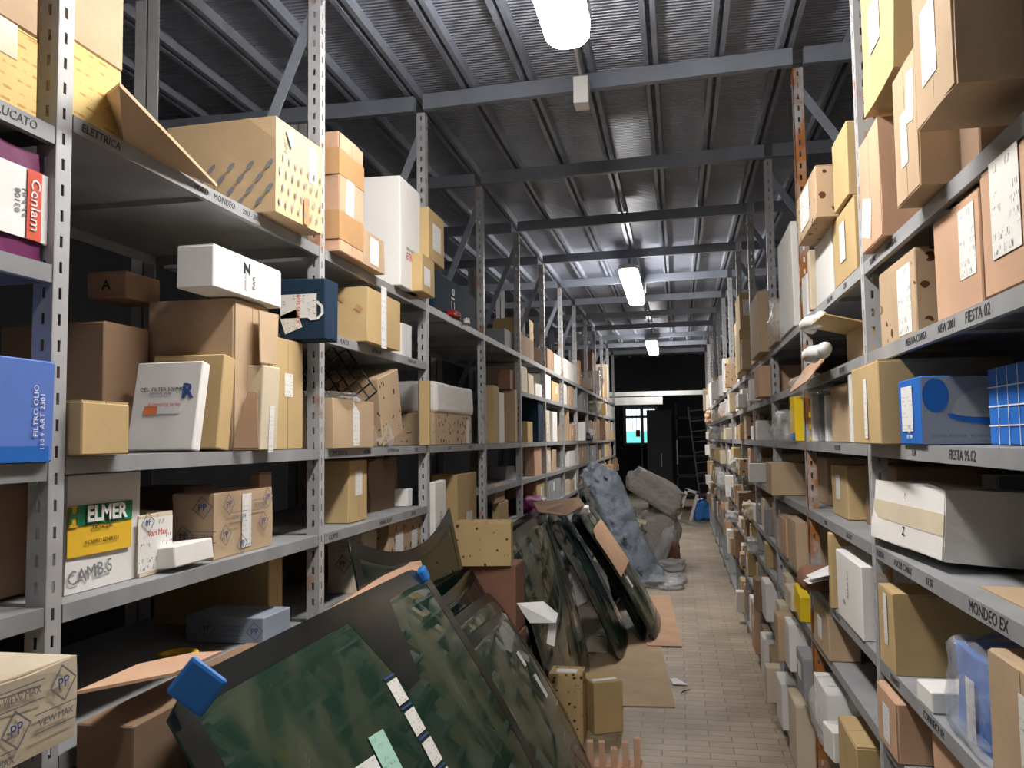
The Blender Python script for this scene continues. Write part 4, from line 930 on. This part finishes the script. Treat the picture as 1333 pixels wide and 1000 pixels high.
w1, P1 = windshield('largest green windshield leaning in the left foreground, four white labels in a row', 1.42, 3.13, (-.97, 1.13), (-.33, 0), 'glass_green', arch=.0, bow=.018, patch=True, corner=.04)
w1b, _ = windshield('green windshield close behind the largest foreground one', 1.48, 2.70, (-1.02, 1.07), (-.42, 0), 'glass_dark', arch=.03, bow=.05)
w0, _ = windshield('windshield with upturned corners behind the marked carton', 2.75, 4.10, (-1.10, 1.15), (-.86, 0), 'glass_dark', arch=-.10, bow=.0, bulge=0., corner=0.)
w2, P2 = windshield('dark green windshield behind the foreground one, its corner rising to a tip', 2.60, 4.18, (-1.02, .93), (-.58, 0), 'glass_dark', arch=-.04, bow=.03, corner=.02)
w3, P3 = windshield('dusty windshield in front of the dark green one, two small labels', 2.78, 4.22, (-.95, .86), (-.50, 0), 'glass_dusty', arch=.02, bow=.04)
w4, P4 = windshield('outermost dusty windshield beside the two floor cartons', 2.74, 4.05, (-.86, .80), (-.41, 0), 'glass_dusty', arch=.02, bow=.04)
w5, P5 = windshield('tall dusty green windshield behind the marked carton', 4.55, 6.14, (-.97, 1.08), (-.66, 0), 'glass_dusty', arch=.03, bow=.04)
w5b, _ = windshield('green windshield standing behind the tall dusty one', 4.75, 6.12, (-1.02, 1.10), (-.76, 0), 'glass_green', arch=.03, bow=.03)
w6, _ = windshield('near black windshield leaning beside the white foam panel', 6.15, 7.15, (-.99, 1.03), (-.45, 0), 'glass_dark', arch=.03, bow=.03)
w7, P7 = windshield('green windshield with a strip of ribbed cardboard across it', 6.80, 7.95, (-.84, 1.02), (-.22, 0), 'glass_dusty', arch=.03, bow=.04)
w7b, _ = windshield('green windshield just under the one with ribbed cardboard', 6.75, 7.85, (-.89, .98), (-.30, 0), 'glass_dark', arch=.03, bow=.04)
w8, _ = windshield('dark windshield leaning before the bubble wrapped one', 8.0, 8.98, (-.92, 1.12), (-.52, 0), 'glass_dark', arch=.02, bow=.03)
w8b, _ = windshield('far green windshield between dark one and bubble wrap', 8.1, 9.0, (-.98, 1.15), (-.62, 0), 'glass_green', arch=.02, bow=.03)
# labels on glass
for i in range(4): on_glass(w1, P1, .52, .775-.072*i, .075, .070, 'label_b', rot=-.05)
for i in range(5): on_glass(w1, P1, .52, .811-.072*i, .075, .006, 'ink_blue', 'blue_strip', rot=-.05)
on_glass(w1, P1, .30, .66, .13, .16, 'label_a', rot=-.1); on_glass(w1, P1, .375, .69, .09, .14, 'label_mint', rot=-.1); on_glass(w1, P1, .10, .62, .10, .06, 'label_mint')
on_glass(w4, P4, .80, .60, .06, .11, 'label_c'); on_glass(w4, P4, .76, .76, .05, .07, 'ink_white')
on_glass(w3, P3, .92, .83, .08, .09, 'label_c')
on_glass(w5, P5, .93, .45, .05, .05, 'ink_white')
cb = MB().grid(lambda a, b_: P7(.02+.60*a, .48+.36*b_+.0*a, .008+.004*(math.sin(a*40) > 0)), 24, 4).build('ribbed_cardboard', 'board_org', None, False, w7.location.copy())
tag(cb, 'ribbed orange cardboard strip lying across a green windshield', 'cardboard')
on_glass(w7, P7, .18, .40, .07, .10, 'ink_white')
# foam corner guards
def guard(label, p, dims, rot, mat='tape_blue'):
    o = bevel(MB().box(-dims[0]/2, dims[0]/2, -dims[1]/2, dims[1]/2, 0, dims[2]).build('foam_corner_guard', mat, None, False, p, rot), .008, 2); tag(o, label, 'corner guard'); return o
pc = P1(.0, .98)+w1.location
G = on(246, 897, 1, 1.62)
guard('blue foam guard on the near corner of the largest windshield', on(238, 918, 1, 1.48), (.085, .016, .085), (0, math.radians(38), math.radians(15)))
G = on(557, 745, 1, 3.06); guard('small blue foam guard on the far corner of the largest windshield', (G.x, 3.04, G.z-.025), (.03, .05, .05), (0.3, -.4, 0))
# cardboard edge covers between glass and rack
sheet('cardboard_sheet', [on(416, 806, 0, -1.02), on(420, 800, 0, -1.10), on(524, 735, 0, -1.12), on(548, 732, 0, -1.04), on(552, 745, 0, -.985), on(500, 778, 0, -.985)], .006, 'board_org', 'orange cardboard edge cover on the far half of the largest windshield', 'cardboard')
sheet('cardboard_sheet', [on(97, 905, 0, -1.02), on(180, 868, 0, -1.10), on(250, 853, 0, -1.11), on(288, 851, 0, -1.08), on(225, 880, 0, -1.0)], .006, 'board_org', 'orange cardboard edge cover on the near half of the largest windshield', 'cardboard')
dk_ = carton(-1, 0., 0, 0, 0, 'brn', 'tall brown carton in shade between the corner carton and the glass', Y=1.44, W=.64, D=.12, H=1.075, inset=-.135, flaps=None)
# marked carton on its brown carton
bb = carton(-1, 0.62, 0, 0, 0, 'rust', 'brown carton with comb cut sides under the marked carton', Y=4.24, W=.24, D=.30, H=.34, inset=-.32, flaps='T')
mc_ = carton(-1, top(bb), 0, 0, 0, 'tan_marks', 'mustard carton printed with dark triangles on top of the windshields', Y=4.22, W=.24, D=.29, H=.21, inset=-.30, rz=8, flaps='T', sub=2, warp=.005)
mc_.data.materials[0] = MATS['board_yel_marks']
for c_ in mc_.children: c_.data.materials[0] = MATS['board_yel_marks']
# support under the brown carton: more comb cartons stacked
b0_ = carton(-1, .0, 0, 0, 0, 'rust', 'tall brown carton on the floor behind the dusty windshields', Y=4.27, W=.20, D=.26, H=.615, inset=-.33, flaps=None)
# white papers on the stack
sheet('foam_sheet', [on(673, 786, 1, 4.22), on(708, 784, 1, 4.24), on(727, 800, 1, 4.22), on(724, 812, 1, 4.20), on(690, 812, 1, 4.20)], .02, 'white_plastic', 'white packaging corner on the dusty windshields', 'packaging')
sheet('foam_sheet', [on(716, 800, 1, 4.26), on(727, 798, 1, 4.26), on(722, 842, 1, 4.22), on(712, 838, 1, 4.22)], .012, 'white_plastic', 'white packaging strip hanging at the end of the dusty windshields', 'packaging')
sheet('foam_sheet', [on(655, 795, 1, 4.2), on(668, 812, 1, 4.2), on(667, 820, 1, 4.2), on(657, 808, 1, 4.2)], .008, 'white_plastic', 'small white foam tip on the dark green windshield', 'packaging')
sheet('foam_sheet', [on(742, 737, 1, 6.45), on(757, 732, 1, 6.45), on(766, 782, 1, 6.4), on(752, 790, 1, 6.4)], .03, 'white_plastic', 'white foam panel leaning between tall dusty and near black windshields', 'packaging')
sheet('cardboard_sheet', [on(693, 655, 1, 5.6), on(752, 648, 1, 6.9), on(760, 658, 1, 6.9), on(735, 672, 1, 6.2), on(700, 668, 1, 5.5)], .01, 'board_brn', 'crumpled brown cardboard over the tops of the far windshields', 'cardboard')
lump('paper_wad', 'ink_white', on(756, 664, 1, 6.9)-Vector((0, 0, .03)), (.14, .12, .07), 'white crumpled paper on top of the far windshields', 'paper', 3, .4, 3)
# floor cartons, comb cardboard, flat sheets
q = on(787, 958, 2, 0)
fc = carton(-1, .0, 0, 0, 0, 'yel', 'mustard carton with a white strip on top, on the floor beside the glass', Y=q.y, W=.22, D=.17, H=.27, inset=-A-q.x+.0, rz=0)
fc.location = (q.x-.03, q.y+.13, .002); fc.rotation_euler.z = math.radians(28)
D_, W_, H_ = fc['_dims']; decal(fc, 'shipping_label', 'label_a', face_mat('X', -1, D_, W_, H_, .5, .18, .004), .14, .04)
q = on(742, 945, 2, 0)
fb = carton(-1, .0, 0, 0, 0, 'yel_marks', 'marked mustard carton standing on the floor behind the plain mustard one', Y=4.50, W=.16, D=.18, H=.36, inset=-.62)
D_, W_, H_ = fb['_dims']; decal(fb, 'shipping_label', 'label_c', face_mat('X', -1, D_, W_, H_, .5, .4, .004), .11, .07)
cm = empty('comb_cardboard', (on(797, 985, 1, 4.1).x, 4.08, 0)); tag(cm, 'comb cut cardboard spacer standing at the bottom edge beside the glass', 'cardboard')
cm.rotation_euler.z = .1
MB().box(-.17, .15, 0, .10, 0, .06).build('base', 'board_org', cm)
for i in range(6): MB().box(-.17+.055*i, -.17+.055*i+.028, .0, .035+.01*(i % 2), .06, .17-.03*(i == 3)+.02*(i == 5)).build('tooth', 'board_org', cm)
MB().box(-.02, .20, -.16, 0, .015, .020).build('flap', 'board_org', cm)
def floor_sheet(pts, z, mat, label):
    sheet('flattened_carton', [(*on(u, v, 2, z)[:2], z+.004) for u, v in pts], .004, mat, label, 'cardboard')
floor_sheet([(742, 918), (879, 921), (858, 828), (792, 826), (765, 868)], .002, 'board_tan', 'largest flattened tan carton on the floor beside the glass')
floor_sheet([(843, 841), (888, 842), (872, 775), (836, 776), (828, 800)], .008, 'board_org', 'flattened carton on the floor beyond the largest flattened one')
floor_sheet([(758, 848), (790, 850), (791, 832), (768, 828)], .012, 'board_cream', 'small flat carton under the edge of the tall dusty windshield')
floor_sheet([(778, 824), (800, 823), (812, 830), (790, 833)], .016, 'board_gry', 'grey card scrap lying on the flattened cartons')
floor_sheet([(872, 885), (880, 884), (896, 893), (876, 892)], .003, 'ink_white', 'white paper scrap on the tiles beside the flattened carton')
sheet('twig', [on(886, 903, 2, .01), on(890, 899, 2, .012), on(899, 898, 2, .012), on(890, 901, 2, .01)], .004, 'frit', 'short black rubber scrap on the tiles', 'scrap')
# bubble wrapped windshield and the wrapped heap behind it
bw = MB()
def PB(a, b_):
    u = 2*a-1; yc = 9.45
    x = -.46-.44*b_+.62*(a-.5)*(1-.45*b_)+.03*math.sin(3*a+5*b_); z = .02+1.32*b_*(1-.12*u*u)+.03*math.sin(7*a)
    y = yc+u*.16*(1-.25*b_)+.03*math.sin(9*b_)+.35*b_
    p = Vector((x, y, z)); nz = noise.noise(p*5)*.06+noise.noise(p*14)*.045+noise.noise(p*31)*.02; p.y -= nz+.08*(1-u*u); p.z += nz*.4
    return p
o = bw.grid(PB, 40, 44).build('wrapped_windshield', 'bubble_wrap', None, True); md = o.modifiers.new('thickness', 'SOLIDIFY'); md.thickness = .045
tag(o, 'blue grey bubble wrapped windshield leaning far down the left rack', 'windshield')
for (a, b_) in ((.5, .86), (.25, .84), (.45, .35), (.5, .1)):
    p = PB(a, b_); g_ = MB().tube([(0, 0, 0), (.012, 0, .006)], .028, 14).build('printed_mark', 'ink_grey', o, False, p+Vector((.03, 0, .012)), (0, -.4, 0)); g_.parent = o
lump('plastic_skirt', 'plastic_film', (-.20, 9.55, 0), (.42, .7, .10), 'clear plastic trailing on the floor from the bubble wrapped windshield', 'plastic', 5, .5)
lump('wrapped_part', 'plastic_sheet', (-.40, 11.5, .74), (.78, .42, .40), 'large car part in translucent grey plastic rising above the heap', 'car part', 7, .20, 5, (0, math.radians(33), 0), freq=2.6)
lump('wrapped_part', 'plastic_sheet', (-.26, 11.55, 0), (.50, .40, .70), 'brown grey wrapped part standing under the tall wrapped one', 'car part', 27, .22, 4, freq=2.6)
lump('wrapped_part', 'plastic_film', (-.78, 11.25, .32), (.42, .5, .42), 'white plastic wrapped part lying under the tall wrapped one', 'car part', 8, .25, 5, freq=2.4)
lump('wrapped_part', 'plastic_sheet', (-.80, 11.4, 0), (.42, .5, .34), 'grey wrapped part at the foot of the heap', 'car part', 18, .3, 4)
lump('wrapped_part', 'plastic_film', (-.30, 10.86, .0), (.16, .22, .56), 'upright silver wrapped part beside the heap', 'car part', 11, .3, 4, (.2, .35, 0))
lump('wrapped_part', 'board_rust', (-.14, 11.2, 0), (.22, .30, .30), 'red brown lump at the aisle side of the heap', 'car part', 15, .3, 4)
lump('wrapped_part', 'plastic_film', (-.12, 10.5, 0), (.30, .32, .14), 'low silver wrapped part on the floor before the heap', 'car part', 17, .4, 4)
lump('wrapped_part', 'plastic_film', (-.66, 10.88, .0), (.36, .3, .34), 'crumpled clear wrapped part behind the bubble wrapped windshield', 'car part', 19, .45, 4)
sheet('cardboard_sheet', [(-.75, 10.72, .46), (-.45, 10.70, .42), (-.42, 10.95, .42), (-.72, 10.98, .48)], .02, 'board_tan', 'tan board lying across the heap', 'cardboard')
sheet('cardboard_sheet', [(-.62, 10.72, .58), (-.42, 10.70, .54), (-.42, 10.95, .56), (-.6, 10.98, .60)], .015, 'board_cream', 'pale board lying across the front of the heap', 'cardboard')
# leaning white frames and blue bag in the distance
fr = empty('white_frame', (.10, 16.7, 0)); tag(fr, 'white window frame leaning at the end of the aisle', 'frame'); fr.rotation_euler = (0, math.radians(16), 0)
for y_, w_ in ((0, .055), (0, .055)): pass
MB().box(-.16, -.105, 0, .05, 0, .60).build('stile', 'white_metal', fr); MB().box(.06, .115, 0, .05, 0, .60).build('stile', 'white_metal', fr)
MB().box(-.16, .115, 0, .05, .56, .61).build('rail', 'white_metal', fr)
lump('blue_bag', 'plastic_film_blue', (.42, 16.9, 0), (.30, .4, .42), 'blue plastic bag at the foot of the right rack end', 'bag', 4, .3, 4)
wb = carton(1, 'r7', 0, 0, 0, 'wht', 'white box with faint print jutting from the seventh shelf far right', Y=8.3, W=.3, D=.25, H=.22, inset=-.08, flaps=None, texts=[('N', .5, .6, 'BOX 12', .03, 'ink_grey')])
# ------------------------------------------------------------------ the room beyond the racks
wi = MB(); cx = (wx0+wx1)/2
fw = struct('window_1', MB().box(wx0-.05, wx0+.03, Y1-.04, Y1+.1, wz0-.05, wz1+.05).box(wx1-.03, wx1+.05, Y1-.04, Y1+.1, wz0-.05, wz1+.05).box(wx0, wx1, Y1-.04, Y1+.1, wz1-.03, wz1+.05).box(wx0, wx1, Y1-.04, Y1+.1, wz0-.05, wz0+.03).box(wx0, wx1, Y1-.03, Y1+.05, 2.2, 2.27).box(-1.03, -.98, Y1-.03, Y1+.05, wz0, wz1), 'dark_steel')
m, t, b = nt('window_glass'); b.inputs['Base Color'].default_value = (.9, .95, .95, 1); b.inputs['Roughness'].default_value = .02; b.inputs['Transmission Weight'].default_value = 1; b.inputs['IOR'].default_value = 1.05
MB().box(wx0, wx1, Y1+.02, Y1+.026, wz0, wz1).build('pane', 'window_glass', fw)
bars = MB()
for i in range(7): bars.box(wx0+.08+.12*i, wx0+.095+.12*i, Y1+.12, Y1+.135, 1.85, wz1)
bars.build('window_bars', 'dark_steel', fw)
m_plain('mint_wall', srgb(120, 225, 200), .8)
o = MB().box(-4, 2, 0, .2, 0, 1.86).build('garden_wall', 'mint_wall', None, False, (0, 31, 0)); tag(o, 'low mint green wall outside the far window', 'wall')
o = empty('rail_sign', (-1.03, 24.6, 0)); tag(o, 'thin post with a small red top standing before the far window', 'post')
MB().tube([(0, 0, 0), (0, 0, 3.2)], .02, 8).build('post', 'beam_paint', o); MB().box(-.16, -.04, -.02, .02, 1.65, 1.85).build('plate', 'board_red', o)
o = MB().box(-1.9, .84, 0, .25, 0, .30).box(-1.9, -.36, -.02, .22, -.22, -.03).build('ceiling_girder', 'white_metal', None, False, (0, 21.6, 2.68)); tag(o, 'pale grey girder crossing the room beyond the racks', 'girder')
for i in range(3): pass
cab = empty('metal_cabinet', (-.42, 19.6, 0)); tag(cab, 'dark grey metal cabinet standing beyond the left rack end', 'cabinet')
m_plain('cabinet_paint', srgb(62, 64, 70), .6)
MB().box(-.28, .28, 0, .5, 0, 2.25).build('body', 'cabinet_paint', cab); MB().box(-.26, -.005, -.02, 0, .06, 2.2).build('door', 'cabinet_paint', cab); MB().box(.005, .26, -.02, 0, .06, 2.2).build('door', 'cabinet_paint', cab)
MB().box(.03, .05, -.05, -.02, .95, 1.25).build('handle', 'white_metal', cab)
rk = empty('dark_rack', (.25, 19.8, 0)); tag(rk, 'black steel rack at the back of the room beyond the aisle', 'rack')
for x_ in (-.3, .62):
    for y_ in (0, .5): MB().box(x_, x_+.04, y_, y_+.04, 0, 2.4).build('leg', 'cabinet_paint', rk)
for z_ in (.2, .7, 1.15, 1.6, 2.05): MB().box(-.3, .66, 0, .54, z_, z_+.04).build('shelf', 'cabinet_paint', rk)
MB().box(-.29, -.26, -.08, -.05, 1.0, 1.55).build('white_tube', 'white_metal', rk)
ld = empty('ladder', (.62, 18.2, 0)); tag(ld, 'grey ladder leaning behind the right rack end', 'ladder'); ld.rotation_euler = (0, math.radians(-6), 0)
for x_ in (-.16, .16): MB().box(x_-.015, x_+.015, 0, .06, 0, 2.3).build('rail', 'dark_steel', ld)
for i in range(10): MB().box(-.16, .16, .015, .045, .2+.22*i, .225+.22*i).build('rung', 'dark_steel', ld)
lf = lamp(19.6, 21.2, -.4, 'added fluorescent lamp to brighten the far room, unseen above the bulkhead edge'); lf.location.z = 3.3  # added unseen source that brightens the girder and the room beyond
# ------------------------------------------------------------------ marker writing on the shelf lips
def lips(side, k, lv, *items):
    X_ = -A if side < 0 else B; z_ = SH[(side, k)][lv].location.z; Yk = YL(k) if side < 0 else YR(k)
    for c, txt, *sz in items: lip(side, k, lv, y_at(c, X_, z_-.017)-Yk, txt, *(sz or [.024]))
lips(-1, -1, 'l1', (22, 'LUCATO')); lips(-1, -1, 'l5', (12, 'OTTO'))
lips(-1, 0, 'l1', (132, 'ELETTRICA'), (262, 'FORD'), (292, 'MONDEO'), (327, '2003 - 2005', .020))
lips(-1, 1, 'l2', (448, 'PUNTO'), (490, 'ASTRA 98'), (536, 'CORSA 03-07', .02))
lips(-1, 1, 'l3', (440, 'COPPE RUOTA'), (478, 'ASTRA'), (512, 'CAV 75 FP 43 96V', .02), (542, 'OPEL'))
lips(-1, 1, 'l4', (434, 'COPPIE'), (502, 'FANALI 02-07'), (538, 'FRENI'))
lips(-1, 2, 'l3', (585, 'GOLF'), (612, 'POLO 99'))
lips(1, -1, 'r1', (1136, 'TRAFIC'), (1160, 'NUMERAL'))
lips(1, -1, 'r2', (1192, 'MERIVA-CORSA'), (1232, 'NEW 2001'), (1272, 'FIESTA 02', .03))
lips(1, -1, 'r3', (1190, 'KA'), (1252, 'FIESTA 99.02', .028))
lips(1, -1, 'r4', (1146, 'FUSION'), (1175, 'FOCUS C-MAX'), (1210, '03 07'), (1285, 'MONDEO EX', .032))
lips(1, -1, 'r5', (1165, 'TRANSIT'), (1215, 'CONNECT 02'))
lips(1, 0, 'r1', (1080, 'KUGA 08'), (1100, 'CLIO')); lips(1, 0, 'r2', (1096, 'ESCORT')); lips(1, 0, 'r3', (1090, 'FOCUS 98')); lips(1, 0, 'r4', (1075, 'PUMA'), (1105, 'GALAXY')); lips(1, 0, 'r5', (1090, 'FIESTA 96'))

# ------------------------------------------------------------------ loose bags, papers and open cartons among the far shelves
def at_shelf(s, u, lv, over=0.):
    X_ = (-A+over) if s < 0 else (B-over); z_ = (ZL if s < 0 else ZR)[lv]
    return Vector((X_, y_at(u, X_, z_), z_+.001))
for i, (u, lv, dims, mat, lab) in enumerate((
    (948, 'r2', (.16, .34, .16), 'clear_film', 'clear crumpled bag hanging over the second shelf far right'),
    (935, 'r3', (.20, .5, .18), 'plastic_film', 'white plastic bag bulging from the third shelf far right'),
    (962, 'r4', (.12, .3, .12), 'plastic_film', 'white bag lying on the fourth shelf of the right rack'),
    (945, 'r5', (.18, .5, .22), 'plastic_film', 'large white bag spilling from the fifth shelf far right'),
    (978, 'r5', (.10, .26, .12), 'board_cream', 'cream paper bag on the fifth shelf of the right rack'),
    (957, 'r6', (.14, .3, .10), 'plastic_film', 'crushed white bag on the sixth shelf of the right rack'),
    (926, 'r2', (.16, .6, .2), 'board_org', 'orange paper bundle on the second shelf near the far right end'),
    (985, 'r6', (.12, .22, .10), 'plastic_film', 'small white bag beside the fourth right upright, sixth shelf'))):
    p = at_shelf(1, u, lv); lump('plastic_bag' if 'film' in mat else 'paper_bag', mat, p+Vector((-.01, 0, 0)), dims, lab, 'bag', 50+i, .35, 4)
p = at_shelf(-1, 771, 'l1', .06); lump('plastic_bag', 'clear_film', p, (.26, .8, .26), 'round clear plastic bag leaning on the brown carton, top left shelf', 'bag', 71, .2, 4)
for i, (u, lv, dims, mat, lab) in enumerate(((686, 'l5', (.2, .5, .13), 'board_purple', 'dark purple bag on the fifth shelf of the left rack'), (700, 'l5', (.14, .5, .08), 'plastic_film', 'clear crushed film beside the dark purple bag'), (716, 'l4', (.08, .2, .06), 'plastic_film', 'white film scrap among cream cartons, fourth left shelf'), (762, 'l3', (.16, .6, .12), 'board_dkg', 'dark tangled bag on the third shelf far left'), (773, 'l2', (.2, .7, .2), 'plastic_film', 'grey plastic bag on the second shelf far left'))):
    lump('plastic_bag', mat, at_shelf(-1, u, lv, -.06), dims, lab, 'bag', 80+i, .35, 4)
oc = empty('open_carton', (-A-.02, 6.30, ZL['l1']+.002)); tag(oc, 'open carton on the top left shelf, tray coloured as shaded, raised flaps as lit', 'box')
MB().box(-.34, 0, 0, .004, 0, .17).box(-.34, 0, .6, .604, 0, .17).box(-.004, 0, 0, .6, 0, .17).box(-.34, -.336, 0, .6, 0, .17).box(-.34, 0, 0, .6, 0, .004).build('tray', 'board_brn', oc)  # darker board than the flaps: shade and lit look put into the colours
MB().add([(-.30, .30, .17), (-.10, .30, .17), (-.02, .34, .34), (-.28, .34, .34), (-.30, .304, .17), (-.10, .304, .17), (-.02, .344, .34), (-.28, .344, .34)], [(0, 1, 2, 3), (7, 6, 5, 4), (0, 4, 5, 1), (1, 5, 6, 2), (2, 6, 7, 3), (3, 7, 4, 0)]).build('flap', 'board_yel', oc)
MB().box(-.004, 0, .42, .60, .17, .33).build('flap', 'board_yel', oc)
